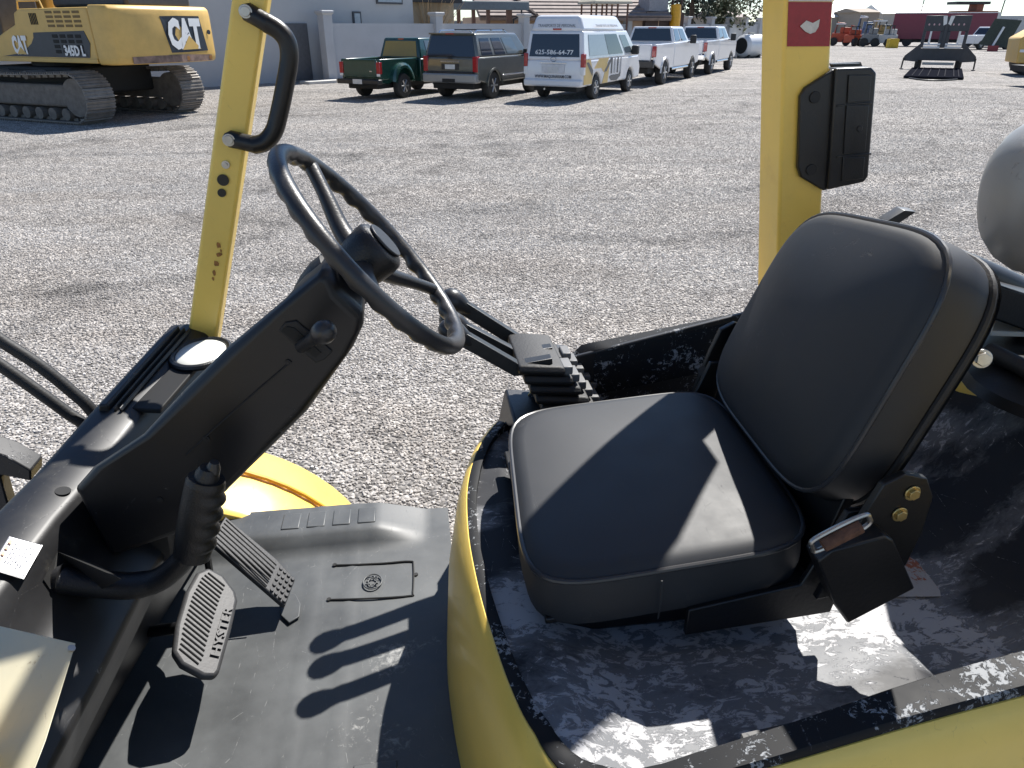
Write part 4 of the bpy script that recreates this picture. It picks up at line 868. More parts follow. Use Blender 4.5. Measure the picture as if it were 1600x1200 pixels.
bx(g, 'chassis', DARK, -1.0, 3.8, -.7, .7, .26, .44, .02); bx(g, 'door_mirror', BLKT, 3.05, 3.25, -1.16, -.93, 1.15, 1.42, .04)
MB().tube([V((-1.2, .25, .33)), V((-.6, .25, .33))], .03, 8).build('exhaust', STEEL, g)
# graphics on the van's flank
GOLDP = mk('gold_vinyl', (.60, .42, .15), .4, var=.05); GRYP = mk('charcoal_vinyl', (.09, .09, .095), .4, var=.1)
y = -.947
def decal(pts, m, z_=y): MB().prism([V((x, z_, zz)) for x, zz in pts], (0, .004, 0)).build('graphic', m, g)
decal([(-1.10, .46), (-.45, .46), (-.43, .6), (-.36, .72), (-.62, 1.12), (-1.10, 1.12)], GOLDP); decal([(-.30, .86), (.30, .86), (.52, .72), (.95, 1.12), (.1, 1.12)], GOLDP); decal([(.42, .42), (.9, .42), (1.0, .9), (.75, .98)], GOLDP)
decal([(-.95, 1.05), (-.75, 1.05), (-.38, .82), (-.44, .66)], GRYP, y-.003); decal([(.55, .74), (.75, .74), (1.25, 1.10), (1.05, 1.10)], GRYP, y-.003)
for k in range(4): decal([(1.15+.28*k, .66), (1.27+.28*k, .66), (1.27+.28*k, 1.12), (1.15+.28*k, 1.12)], GRYP if k % 2 == 0 else mk('silver_vinyl', (.35, .35, .36), .4), y-.003)
decal([(1.0, .58), (1.2, .46), (1.7, .44), (2.05, .55), (2.1, .70), (1.9, .62), (1.2, .62)], GRYP, y-.003)
# ---- two white crew-cab pickups
def pickup(px, label, tall, z0=0.):
    g = place('pickup_truck', px, HEAD, 1.75, label, 'pickup truck'); W = .98; r = .42; L_ = 4.1; a1 = arch(0, .50, .55); a2 = arch(L_, .50, .55)
    for s in (-1, 1):
        MB().prism([V((x, s*W, z)) for x, z in [(-1.25, .75), (-.55, .58)]+a1[::-1][1:-1]+[(.55, .55), (1.15, .55), (1.15, 1.42), (-1.25, 1.40)]], (0, -s*.10, 0)).build('bed_side', WHT, g, bevel=.03, seg=3)
        bx(g, 'tail_lamp', REDL, -1.30, -1.17, s*.90-.08, s*.90+.07, .98, 1.34, .02)
        wheel(g, 0, s*.86, r, .28, .25); wheel(g, L_, s*.86, r, .28, .25)
        MB().tube([V((1.0, s*.95, .50)), V((3.4, s*.95, .50))], .05, 10).build('side_step', CHROME, g, smooth=True)
        MB().tube([V((3.0, s*.95, 1.40)), V((3.02, s*1.12, 1.44))], .02, 6).build('mirror_arm', BLKT, g)
        bx(g, 'door_mirror', BLKT, 2.95, 3.08, s*1.20-.12, s*1.20+.12, 1.36, 1.66, .03)
        rr = [[V((.55*math.cos(math.pi*k/12), s*.97, .42+.55*math.sin(math.pi*k/12))), V((.54*math.cos(math.pi*k/12), s*1.02, .42+.53*math.sin(math.pi*k/12))), V((.48*math.cos(math.pi*k/12), s*1.01, .42+.47*math.sin(math.pi*k/12)))] for k in range(13)]
        MB().rings(rr, cap=False, closed=False).build('wheel_flare', WHT, g, smooth=True)
    bx(g, 'bed_floor', DARK, -1.2, 1.15, -.88, .88, .85, .90)
    tg = bx(g, 'tailgate', WHT, -1.29, -1.20, -.80, .80, .86, 1.40, .03); bx(tg, 'tailgate_handle', BLKT, -1.30, -1.28, -.10, .10, 1.22, 1.29, .01)
    lower(g, [(1.17, .55), (L_-.55, .55)]+a2[::-1][1:-1]+[(L_+.55, .55), (L_+.98, .60), (L_+1.0, 1.25), (L_+.7, 1.40), (L_-.55, 1.46), (1.17, 1.42)], W, WHT)
    c = cabin(g, 1.18, 3.45, .95, 1.40, 1.26, 2.85, .77, 1.97, WHT)
    pane(c['rear'], .06, .94, .12, .88, 'rear_window', TINT, g); pane(c['right'], .06, .40, .14, .86, 'side_window', CLEAR, g); pane(c['right'], .46, .84, .14, .86, 'side_window', CLEAR, g); pane(c['left'], .15, .9, .14, .86, 'side_window', CLEAR, g); pane(c['front'], .05, .95, .05, .92, 'windscreen', CLEAR, g)
    bx(g, 'brake_lamp', REDL, 1.24, 1.30, -.16, .16, 1.91, 1.95, .005)
    bx(g, 'rear_bumper', CHROME if tall else mk('black_bumper', (.03, .03, .03), .5), -1.45, -1.25, -.95, .95, .62, .86, .03); bx(g, 'hitch', DARK, -1.48, -1.40, -.15, .15, .52, .66, .01); bx(g, 'chassis', DARK, -1.2, 4.6, -.7, .7, .42, .62, .02)
    return g
pickup((1036, 132), 'white crew-cab pickup with black rear bumper parked just beyond the tall van', False)
g2 = pickup((1110, 116), 'white crew-cab pickup with chrome rear bumper, parked ahead of the other white pickup', True)
for s in (-1, 1): bx(g2, 'mud_flap', WHITE, 4.55, 4.57, s*.86-.14, s*.86+.14, .12, .55)

# ---- excavator ------------------------------------------------------------------------
EXY = mk('excavator_yellow', (.60, .385, .11), .45, var=.12, vs=2.5, rv=.06); EXD = mk('excavator_dark', (.035, .037, .045), .5, var=.2); SHOE = mk('track_steel', (.21, .19, .17), .6, .2, var=.35, vs=4); DUST = mk('dusty_track', (.16, .14, .12), .85, var=.3, vs=6)
ex = empty('excavator', (0, 0, 0), 0); tag(ex, 'yellow tracked excavator with large white lettering on its counterweight', 'excavator')
th = R(-24); near = wz(132, 197); td = V((math.cos(th), math.sin(th), 0)); tp = V((-math.sin(th), math.cos(th), 0))
ex.location = near-td*2.2+tp*1.3; ex.location.z = 0; ex.rotation_euler = (0, 0, th)
shoe_me = None
def track(y0, wd):
    global shoe_me
    T = bx(ex, 'track_frame', DUST, -2.6, 2.0, y0+.15, y0+wd-.15, .35, .82, .05); Lh = 2.3; rr = .50; zc = .56
    for s in (-1, 1):
        MB().rings([[V((s*1.95+r_*math.cos(2*math.pi*k/24), yy, zc+r_*math.sin(2*math.pi*k/24))) for k in range(24)] for yy, r_ in ((y0+.14, .10), (y0+.14, .40), (y0+wd-.14, .40), (y0+wd-.14, .10))]).build('idler', DUST, T, smooth=False)
    for k in range(8): MB().cyl((-1.6+.45*k, y0+.10, .20), (0, 1, 0), .13, wd-.2, 14).build('roller', DUST, T)
    for k in range(2): MB().cyl((-.8+1.3*k, y0+.12, 1.0), (0, 1, 0), .09, wd-.24, 12).build('carrier_roller', DUST, T)
    per = 2*(3.9)+2*math.pi*rr; n = 48
    if shoe_me is None:
        o = MB().box(-.108, .108, 0, wd, -.012, .012).box(-.085, -.060, 0, wd, .0, .045).box(-.01, .015, 0, wd, .0, .035).box(.06, .085, 0, wd, 0, .040).box(-.08, .08, .2, wd-.2, -.07, -.011).build('track_shoe', SHOE); shoe_me = o.data; bpy.data.objects.remove(o)
    for k in range(n):
        s = per*k/n
        if s < 3.9: p = V((-1.95+s, y0, .05)); a = math.pi
        elif s < 3.9+math.pi*rr: t = (s-3.9)/rr-math.pi/2; p = V((1.95+rr*math.cos(t), y0, zc+rr*math.sin(t))); a = math.pi/2-t; 
        elif s < 7.8+math.pi*rr: q = s-3.9-math.pi*rr; p = V((1.95-q, y0, zc+rr-.05*math.sin(q/3.9*math.pi))); a = 0
        else: t = (s-7.8-math.pi*rr)/rr+math.pi/2; p = V((-1.95+rr*math.cos(t), y0, zc+rr*math.sin(t))); a = math.pi/2-t
        o = bpy.data.objects.new('track_shoe', shoe_me); col.objects.link(o); o.parent = T; o.location = p; o.rotation_euler = (0, a, 0)
track(-1.3-.0, .72); track(1.35, .72)
bx(ex, 'car_body', DARK, -1.4, 1.4, -.7, 1.5, .55, 1.15, .05); MB().cyl((0, .35, 1.1), (0, 0, 1), .8, .2, 30).build('slew_ring', DARK, ex)
# upper works in line with the tracks: side with louvres to the left, broad counterweight at the rear
up = bpy.data.objects.new('upper_works', None); col.objects.link(up); up.parent = ex; up.location = (.52, .60, 0)
y0 = -1.30
side = MB().prism([V((-3.6, y0, 1.25)), V((1.86, y0, 1.25)), V((1.86, y0, 2.36)), V((-.35, y0, 2.34)), V((-.55, y0, 2.26)), V((-.62, y0, 2.02)), V((-1.5, y0, 1.72)), V((-3.6, y0, 1.62))], (0, 2.75, 0)).build('engine_housing', EXY, up, bevel=.04, seg=3)
cw = []
pl = [(1.88, -1.31), (2.28, -1.33), (2.46, -1.26), (2.56, -1.05), (2.66, -.2), (2.68, .3), (2.62, 1.2), (2.48, 1.55), (2.2, 1.62), (1.88, 1.55)]
for z, s in ((1.22, .90), (1.28, .97), (1.40, 1), (2.20, 1.0), (2.33, .97), (2.40, .86)): cw.append([V((1.88+(x-1.88)*s, .15+(yv-.15)*(.985 if s < .95 else 1), z)) for x, yv in pl])
CWT = MB().rings(cw).build('counterweight', EXY, up, bevel=.03, seg=3)
SCR = mk('scraped_primer', (.20, .13, .10), .7, var=.5, vs=6)
MB().prism([V((2.575, -1.0, 1.24)), V((2.70, .25, 1.24)), V((2.70, .25, 1.40)), V((2.575, -1.0, 1.38))], (.012, 0, 0)).build('scraped_edge', SCR, CWT)
MB().prism([V((2.70, .25, 1.24)), V((2.625, 1.25, 1.24)), V((2.625, 1.25, 1.37)), V((2.70, .25, 1.40))], (.012, 0, 0)).build('scraped_edge', SCR, CWT)
DEC = mk('charcoal_decal', (.028, .034, .045), .45, var=.15)
rx = lambda y, o=0: (2.66+(y+.2)*.04 if y < .3 else 2.68-(y-.3)*.0667)+o
def rear(pts, nm, m, o, th=.004): MB().prism([V((rx(y, o), y, z)) for y, z in pts], (th, 0, 0)).build(nm, m, CWT)
rear([(.02, 1.44), (.3, 1.44), (1.17, 1.46), (1.04, 2.20), (.3, 2.20), (-.14, 2.19)], 'decal_panel', DEC, .004)
ctext = text('lettering', 'CAT', 1.04, .66, frame(V((rx(.5, .016), .50, 1.83)), (-.05, 1, 0), (0, -.16, 1)), WHITE, CWT, .006, .06)
rear([(.24, 1.475), (1.02, 1.485), (.60, 1.86)], 'triangle_border', DEC, .020); rear([(.33, 1.495), (.93, 1.503), (.60, 1.79)], 'triangle_mark', EXY, .026)
for yv, zv in ((1.30, 1.86),): MB().cyl((rx(yv, -.01), yv, zv), (1, 0, 0), .05, .02, 16).build('lifting_eye', EXD, CWT)
for yv in (.45, 1.2): MB().cyl((rx(yv, .01), yv, 1.31), (1, 0, 0), .05, .02, 14).build('lifting_eye', mk('rust_brown', (.33, .15, .04), .8, var=.5, vs=90), CWT)
mx_ = lambda x: 1.86-(.55-x)*1.38
dp = [(-1.72, 1.36)]+[(-1.72+1.45*math.sin(t)**1.2*.62, 1.36+.50*(1-math.cos(t))) for t in (.5, .8, 1.1, 1.35, 1.57)]+[(.38, 1.90), (.46, 1.65), (.38, 1.36)]
MB().prism([V((mx_(x), y0-.012, z)) for x, z in dp], (0, .014, 0)).build('decal_panel', DEC, side)
text('lettering', 'CAT', .52, .40, frame(V((mx_(-1.22), y0-.018, 1.60)), (1, 0, 0), (-.12, 0, 1)), WHITE, side, .006, .06)
MB().prism([V((mx_(-1.34), y0-.030, 1.41)), V((mx_(-1.10), y0-.030, 1.41)), V((mx_(-1.22), y0-.030, 1.56))], (0, .004, 0)).build('triangle_mark', EXY, side)
text('lettering', '345D L', .66, .22, frame(V((mx_(.08), y0-.026, 1.50)), (1, 0, 0), (-.12, 0, 1)), WHITE, side, .006, .04)
for i in range(4):
    for j in range(4):
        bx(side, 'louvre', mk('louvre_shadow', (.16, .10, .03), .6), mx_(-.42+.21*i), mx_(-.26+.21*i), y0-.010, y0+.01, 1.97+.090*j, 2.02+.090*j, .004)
        bx(side, 'screen_slot', mk('slot_dark', (.004, .004, .004), .7), mx_(-.38+.18*i), mx_(-.25+.18*i), y0-.020, y0-.01, 1.44+.105*j, 1.51+.105*j, .004)
for k in range(5): bx(side, 'vent_slat', mk('slot_dark', (.004, .004, .004), .7), mx_(-.82+.038*k), mx_(-.80+.038*k), y0-.010, y0+.01, 2.02, 2.25, .002)
bx(side, 'sill_beam', EXY, -3.6, 1.86, y0-.03, y0+.03, 1.25, 1.34, .01)
bx(up, 'upper_hood', EXD, -.2, 2.2, -.55, 1.3, 2.36, 3.1, .08)
MB().tube([V((-.5, -1.2, 2.32)), V((-.45, -1.2, 2.50)), V((.3, -1.2, 2.50)), V((.35, -1.2, 2.34))], .02, 8).build('hand_rail', EXY, up, smooth=True)
bx(up, 'cab', EXD, -2.9, -1.2, -1.25, -.2, 1.62, 3.3, .06); bx(up, 'boom', EXY, -6.5, -1.2, .1, .7, 2.2, 3.3, .1)

# ---- perimeter wall and building ----------------------------------------------------------
WG = mk('grey_render', (.45, .45, .455), .85, var=.06, vs=1.2, bump=.2, bs=60); BG = mk('building_render', (.47, .465, .455), .85, var=.05, vs=.8, bump=.2, bs=50)
P_l = V((-7.3, 31.0, 0)); wdv = V((24.9, 27.0, 0)).normalized(); wpv = V((wdv.y, -wdv.x, 0))
PW = empty('perimeter_wall', P_l, math.atan2(wdv.y, wdv.x)); tag(PW, 'long grey rendered yard wall with capped square pillars', 'wall')
S = [0, 5.8, 11.6, 17.5, 20.6, 23.6, 27.2, 30.3, 32.9, 35.2, 37.5, 40.5, 43.5, 46.5]
for i, s in enumerate(S):
    p = MB().box(s-.2, s+.2, -.24, .16, 0, 2.42).build('pillar', WG, PW, bevel=.01)
    MB().rings([[V((s+sx*h, -.04+sy*h, z)) for sx, sy in ((-1, -1), (1, -1), (1, 1), (-1, 1))] for h, z in ((.2, 2.36), (.27, 2.44), (.27, 2.50), (.24, 2.53))]).build('cap', WG, p)
    if i < len(S)-1: MB().box(s+.2, S[i+1]-.2, -.08, .08, 0, 2.08).build('panel', WG, PW)
p0 = wz(498, 126); MB().box(-1.6, .0, -.95, -.30, 0, .10).build('doorstep', mk('pale_concrete', (.5, .49, .46), .8), PW, bevel=.01)
BD = empty('building', P_l+wpv*-.5, math.atan2(wdv.y, wdv.x)); tag(BD, 'tall plain grey building with a grey metal door beside the yard wall', 'building')
MB().box(-16, 5.2, .3, 9, 0, 7.5).build('wall', BG, BD)
d_ = MB().box(-1.25, -.32, .22, .31, .05, 2.08).build('door', mk('grey_door', (.10, .10, .105), .5), BD, bevel=.006); MB().box(-1.22, -1.16, .12, .23, .98, 1.12).build('handle', BLKT, d_, bevel=.005)
def win(x0, x1, z0, z1):
    f = MB().box(x0, x1, .24, .31, z0, z1).build('window', mk('window_frame_dark', (.06, .062, .07), .5), BD, bevel=.004); MB().box(x0+.07, x1-.07, .225, .245, z0+.07, z1-.07).build('pane', mk('sky_glass', (.30, .36, .42), .08), f)
win(1.92, 2.34, 1.95, 2.52); win(3.2, 4.6, 2.82, 3.9)
MB().box(5.2, 8.5, 1.2, 6, 0, 2.95).build('annex_wall', mk('tan_render', (.40, .32, .22), .85, var=.06), BD); MB().box(5.0, 8.6, .7, 6, 2.95, 4.2).build('overhang', mk('dark_overhang', (.03, .03, .03), .7), BD)
# ---- tile-roofed house beyond the wall
TILE = mk('roof_tile', (.23, .185, .165), .8, var=.25, vs=3); TAN = mk('tan_house_wall', (.42, .29, .20), .85, var=.06)
hp_ = V((.5, 44, 0)); H = empty('tiled_house', hp_, R(14)); tag(H, 'house with brown-grey tiled roof rising behind the yard wall', 'house')
MB().box(-1.8, 8.5, .6, 8, 0, 2.45).build('wall', TAN, H); MB().box(-2.2, 8.6, .1, .5, 2.25, 2.42).build('eave', mk('brown_timber', (.14, .075, .05), .7), H)
roof = MB().prism([V((-2.3, 0, 2.40)), V((9.0, 0, 2.40)), V((9.0, 6.5, 5.7)), V((-2.3, 6.5, 5.7))], (0, .1, -.15)).build('roof', TILE, H)
for k in range(18):
    yv = .0+.36*k; zv = 2.46+.1828*k; MB().prism([V((-2.3, yv, zv)), V((9.0, yv, zv)), V((9.0, yv+.40, zv+.14)), V((-2.3, yv+.40, zv+.14))], (0, -.01, .05)).build('tile_course', TILE, roof)
MB().tube([V((.9, 0, 2.5)), V((-1.6, 5, 5.1))], .11, 6).build('hip_ridge', mk('dark_ridge', (.10, .075, .065), .8), roof)
PO = empty('patio_cover', V((-3.2, 41, 0)), R(20)); tag(PO, 'slate-blue patio beam on dark timber posts behind the wall', 'patio cover')
MB().box(-1.3, 4.3, -.2, .2, 2.72, 3.12).build('beam', mk('slate_fascia', (.14, .17, .19), .6), PO, bevel=.03)
for x in (-.4, .4, 1.2, 2.0, 3.1): MB().box(x, x+(.28 if x > 3 else .16), -.1, .1, 0, 2.72).build('post', mk('brown_timber', (.14, .075, .05), .7), PO)
MB().tube([V((3.9, -.1, 2.72)), V((3.9, -.15, 2.45)), V((3.45, -.12, 2.3)), V((3.4, -.1, .2))], .05, 8).build('down_pipe', BLKT, PO)
GZ = empty('gazebo', V((4.6, 40, 0)), R(20)); tag(GZ, 'cream canopied gazebo on thin dark posts behind the van', 'gazebo')
MB().rings([[V((sx*h, sy*h, z)) for sx, sy in ((-1, -1), (1, -1), (1, 1), (-1, 1))] for h, z in ((1.02, 2.95), (1.0, 3.05), (.5, 3.5), (.05, 3.8))]).build('canopy', mk('cream_fabric', (.52, .47, .36), .8, var=.08), GZ)
for x in (-.85, -.3, .3, .85):
    for yv in (-.85, .85): MB().box(x-.035, x+.035, yv-.035, yv+.035, 0, 2.97).build('post', mk('brown_timber', (.14, .075, .05), .7), GZ)
PG = empty('play_tower', V((8.4, 47, 0)), R(30)); tag(PG, 'playground tower with grey panel and yellow slide tube behind the wall', 'play tower')
MB().box(-.9, .5, -.5, .5, 2.75, 4.6).build('panel', mk('grey_panel', (.26, .26, .28), .7), PG); MB().box(-1.0, 1.9, -.4, .6, 0, 2.7).build('frame', mk('dark_brown_panel', (.06, .04, .035), .8), PG)
MB().tube([V((1.1, -.5, 3.05)), V((1.05, -.6, 2.6)), V((1.0, -.65, 1.6))], .30, 16).build('slide_tube', mk('yellow_plastic', (.75, .38, .02), .4), PG, smooth=True); MB().box(.8, 2.3, -.4, .4, 4.05, 4.3).build('roof', mk('yellow_canopy', (.70, .60, .12), .6), PG)
for x in (1.0, 1.35, 1.7): MB().box(x, x+.1, -.3, -.2, 2.7, 4.1).build('post', mk('dark_brown_panel', (.06, .04, .035), .8), PG)
# ---- vegetation
def leafcloud(name, root, c, rad, n, size, m, seed, shape='ball'):
    rnd = random.Random(seed); mb = MB(); lumps = [(V((rnd.gauss(0, .5)*rad[0], rnd.gauss(0, .5)*rad[1], rnd.gauss(0, .45)*rad[2])), rnd.uniform(.3, .55)) for _ in range(16)]
    for i in range(n):
        if shape == 'cone':
            t = rnd.random()**1.3; a = rnd.uniform(0, 6.283); lay = (t*9) % 1; r = (1-t)*(.35+.65*(1-lay))*rnd.uniform(.3, 1.); p = V((rad[0]*r*math.cos(a), rad[1]*r*math.sin(a), rad[2]*(2*t-1)))
        else:
            l_, s_ = rnd.choice(lumps); d = V((rnd.gauss(0, 1), rnd.gauss(0, 1), rnd.gauss(0, 1))).normalized()*rnd.uniform(.5, 1)**.5; p = l_+V((d.x*rad[0], d.y*rad[1], d.z*rad[2]))*s_
        u = V((rnd.gauss(0, 1), rnd.gauss(0, 1), rnd.gauss(0, 1))).normalized(); v = u.orthogonal().normalized(); k = size*rnd.uniform(.6, 1.4); q = V(c)+p
        mb.add([q-u*k, q+v*k*.5, q+u*k, q-v*k*.5], [(0, 1, 2, 3)])
    return mb.build(name, m, root)
BARK = mk('bark', (.10, .075, .055), .9, var=.3, vs=8)
def tree(name, loc, h, rad, n, size, m, seed, label, shape='ball'):
    r = empty(name, loc); tag(r, label, 'tree'); rnd = random.Random(seed)
    mb = MB().tube([V((0, 0, 0)), V((.05, .03, h*.3)), V((0, 0, h*.62)), V((.03, 0, h*.9))], [h*.035, h*.028, h*.018, h*.005], 8)
    for k in range(7):
        a = rnd.uniform(0, 6.28); z = h*rnd.uniform(.3, .7); mb.tube([V((0, 0, z)), V((math.cos(a)*rad[0]*.7, math.sin(a)*rad[1]*.7, z+h*.18))], [h*.013, h*.004], 6)
    mb.build('trunk', BARK, r); leafcloud('crown', r, (0, 0, h-rad[2]), rad, n, size, m, seed, shape); return r
GR1 = mk('olive_foliage', (.075, .085, .040), .8, var=.5, vs=2); GR2 = mk('dark_conifer_foliage', (.035, .050, .032), .8, var=.4, vs=2); BR1 = mk('brown_twiggy_foliage', (.13, .09, .075), .9, var=.4, vs=2)
tree('evergreen_tree', V((12.2, 54.5, 0)), 6.6, (1.5, 1.5, 2.6), 2600, .16, GR2, 3, 'dark bushy evergreen tree right beside the yellow slide tower')
tree('olive_tree', V((14.8, 56.5, 0)), 6.2, (1.7, 1.6, 2.4), 2400, .15, GR1, 4, 'paler olive-green tree just past the dark evergreen behind the wall')
tree('brown_tree', V((23.0, 66, 0)), 6.5, (2.6, 2.0, 2.6), 2200, .16, BR1, 5, 'brown twiggy tree standing behind the right end of the wall')
tree('conifer', V((69.0, 104, 0)), 7.6, (2.9, 2.9, 3.5), 3000, .34, GR2, 6, 'lone dark conifer above the far machinery', 'cone')
SH = empty('bare_shrub', V((-3.9, 37.2, 0))); tag(SH, 'leafless tan shrub with spreading bare branches behind the wall', 'shrub'); rnd = random.Random(9)
tw = mk('tan_twigs', (.42, .30, .18), .8, var=.2); mb = MB()
for k in range(90):
    a = rnd.uniform(0, 6.28); sp = rnd.uniform(.2, 2.1); hh = rnd.uniform(2.2, 4.2); mb.tube([V((rnd.uniform(-.3, .3), rnd.uniform(-.3, .3), 0)), V((math.cos(a)*sp*.4, math.sin(a)*sp*.4, hh*.55)), V((math.cos(a)*sp, math.sin(a)*sp, hh))], [.03, .02, .006], 5)
mb.build('branches', tw, SH)
# ---- tank by the wall
p = wz(1169, 90); TK = empty('steel_tank', V((p.x, p.y, 0)), R(35)); tag(TK, 'white horizontal tank with dark open end lying by the wall', 'tank')
MB().tube([V((-.9, 0, .75)), V((-.7, 0, .75)), V((.9, 0, .75)), V((1.1, 0, .75))], [.55, .72, .72, .5], 28).build('shell', WHITE, TK, smooth=True)
MB().cyl((-.905, 0, .75), (-1, 0, 0), .50, .02, 28).build('end_opening', DARK, TK); MB().cyl((0, 0, 1.42), (0, 0, 1), .22, .16, 18).build('hatch', STEEL, TK)
for x in (-.5, .6): MB().box(x-.08, x+.08, -.5, .5, 0, .2).build('cradle', BLKT, TK)
# ---- low trailer with upright ramps
TRM = mk('trailer_dark_steel', (.050, .052, .058), .5, var=.2, vs=3); RED2 = mk('maroon_panel', (.17, .022, .045), .45, var=.08)
p = wz(1463, 109); T = empty('low_trailer', V((p.x, p.y, 0)), R(-29)); T.scale = (.74, 1, 1); tag(T, 'dark steel equipment trailer with tall upright loading ramps and low ribbed deck', 'trailer')
for s in (-1, 1):
    rp = MB().box(s*.72-.62, s*.72+.62, -.06, .06, 1.75, 2.45).box(s*.72-.62, s*.72-.42, -.06, .06, 1.0, 1.75).box(s*.72+.42, s*.72+.62, -.06, .06, 1.0, 1.75).build('loading_ramp', TRM, T, bevel=.02)
    for k in range(3): MB().cyl((s*.72-.35+.3*k, -.065, 2.05), (0, -1, 0), .05, .02, 12).build('reflector', mk('pink_reflector', (.55, .35, .36), .4), rp)
    MB().prism([V((s*.10, -.09, 2.42)), V((s*.34, -.09, 2.42)), V((s*.16+.06*s, -.09, 2.0)), V((s*.04, -.09, 2.08))], (0, .06, 0)).build('white_arm', WHITE, T)
    MB().prism([V((s*1.25, -.05, 1.25)), V((s*2.15, -.05, .62)), V((s*2.15, -.05, .40)), V((s*1.25, -.05, .35))], (0, .1, 0)).build('side_wing', TRM, T, bevel=.01)
    MB().box(s*1.22-.2, s*1.22+.2, .1, .9, 0, .62).build('wheel', TYRE, T, bevel=.12, seg=4)
    MB().tube([V((s*2.15, -.1, .55)), V((s*2.18, -.1, .05))], .05, 8).build('stand_leg', BLKT, T); MB().box(s*2.17-.12, s*2.17+.12, -.2, .0, 0, .04).build('stand_foot', BLKT, T)
    for k in range(2): MB().box(s*.64-.5, s*.64+.5, -.16, -.06, .98+.13*k, 1.08+.13*k).build('light_bar', WHITE, T, bevel=.01)
    MB().box(s*.85-.06, s*.85+.06, -.075, -.06, 1.15, 1.75).build('white_strip', WHITE, T)
MB().box(-1.3, 1.3, -.05, .3, .42, .98).build('rear_beam', TRM, T, bevel=.02); MB().box(-.95, .95, -.12, .0, .22, .34).build('bumper_bar', mk('pale_bar', (.5, .48, .42), .6), T, bevel=.01); MB().box(-.1, .1, -.08, .06, 1.0, 2.4).build('centre_post', TRM, T)
dk = MB().box(-1.5, 1.5, -8.2, -.2, .03, .10).build('deck', mk('black_deck', (.012, .013, .018), 1., var=.3, spec=0.), T, bevel=.01)
for x in (-1.1, -.75, -.3, .2, .55, 1.0, 1.25): MB().box(x-.02, x+.02, -8.0, -.4, .10, .125).build('deck_rib', mk('deck_rib_grey', (.05, .05, .055), 1., spec=0.), dk)
MB().tube(spline([V((-1.2, -8.3, .03)), V((-.5, -9.3, .03)), V((.4, -9.3, .03)), V((1.2, -8.3, .03))], 6), .03, 6).build('cable_loop', BLKT, T)
# ---- maroon box trailer
MBX = empty('box_trailer', V((46.0, 84.0, 0)), R(-28)); tag(MBX, 'long maroon box trailer parked behind the equipment trailer', 'box trailer')
MB().box(-5.2, 4.2, -1.2, 1.2, .7, 3.15).build('body', RED2, MBX, bevel=.03); MB().box(4.2, 4.5, -1.22, 1.22, .6, 3.2).build('end_frame', mk('pale_grey_paint', (.55, .55, .52), .4), MBX); MB().box(-5.2, 4.3, -1.21, 1.21, 3.15, 3.22).build('roof', WHITE, MBX); MB().box(-5, 4, -1, 1, .4, .7).build('chassis', DARK, MBX)
for x in (-3.5, 2.2, 3.2): MB().cyl((x, -1.15, .48), (0, 1, 0), .48, .3, 20).build('wheel', TYRE, MBX)
# ---- machinery of many colours along the far edge
def machine(px, d, w_, h_, m, label, seed, name='machine', wheels=True):
    X = (px-800)/FPX*(d*.893+.9); r = empty(name, V((X, d, 0)), R(random.Random(seed).uniform(-40, 40))); rnd = random.Random(seed); tag(r, label, 'machine', 'machines along the far edge')
    MB().box(-w_/2, w_/2, -.6, .6, .35, h_*.55).build('body', m, r, bevel=.06)
    MB().box(-w_*.1, w_*.42, -.5, .5, h_*.55, h_*.8).build('hood', m, r, bevel=.06); MB().tube([V((-w_*.4, 0, h_*.5)), V((-w_*.3, .1, h_)), V((w_*.05, .1, h_*.95))], .08, 8).build('arm', m, r)
    MB().box(-w_*.35, w_*.1, -.55, .55, h_*.92, h_*.97).build('canopy', WHITE if seed % 2 else BLKT, r)
    for sx in (-.3, .1): MB().box(w_*sx-.04, w_*sx+.04, -.5, -.42, h_*.5, h_*.93).build('post', BLKT, r)
    if wheels:
        for sx in (-.33, .33): MB().cyl((w_*sx, -.75, .42), (0, 1, 0), .42, .3, 16).build('wheel', TYRE, r)
ORG = mk('orange_red_paint', (.42, .06, .02), .5, var=.2); BLU = mk('blue_paint', (.09, .17, .30), .5, var=.2); BRN = mk('ochre_paint', (.36, .24, .08), .5, var=.2); GRY = mk('grey_machine', (.20, .20, .20), .5, var=.2)
machine(1312, 88, 2.0, 2.3, ORG, 'orange-red machine beside the rear guard post', 1); machine(1330, 86, 1.6, 2.0, ORG, 'small orange-red machine next to the blue one', 2)
machine(1345, 90, 1.8, 3.0, BLU, 'tall blue machine among the parked machinery', 3); machine(1356, 84, 1.6, 2.2, GRY, 'grey machine with pale canopy right of the blue machine', 4)
machine(1371, 86, 2.0, 2.6, BRN, 'ochre machine between the grey machines', 5); machine(1384, 83, 1.5, 2.1, mk('pale_machine', (.45, .44, .42), .5), 'pale machine beside the maroon box trailer', 6)
MB_ = empty('yellow_crate', wz(1393, 75)); tag(MB_, 'small yellow crate at the maroon trailer corner', 'crate'); MB().box(-.45, .45, -.4, .4, 0, .8).build('body', mk('yellow_crate_paint', (.55, .36, .02), .6), MB_, bevel=.04); MB().box(-.40, .40, -.35, .35, .8, .84).build('lid', mk('yellow_crate_paint', (.55, .36, .02), .6), MB_)
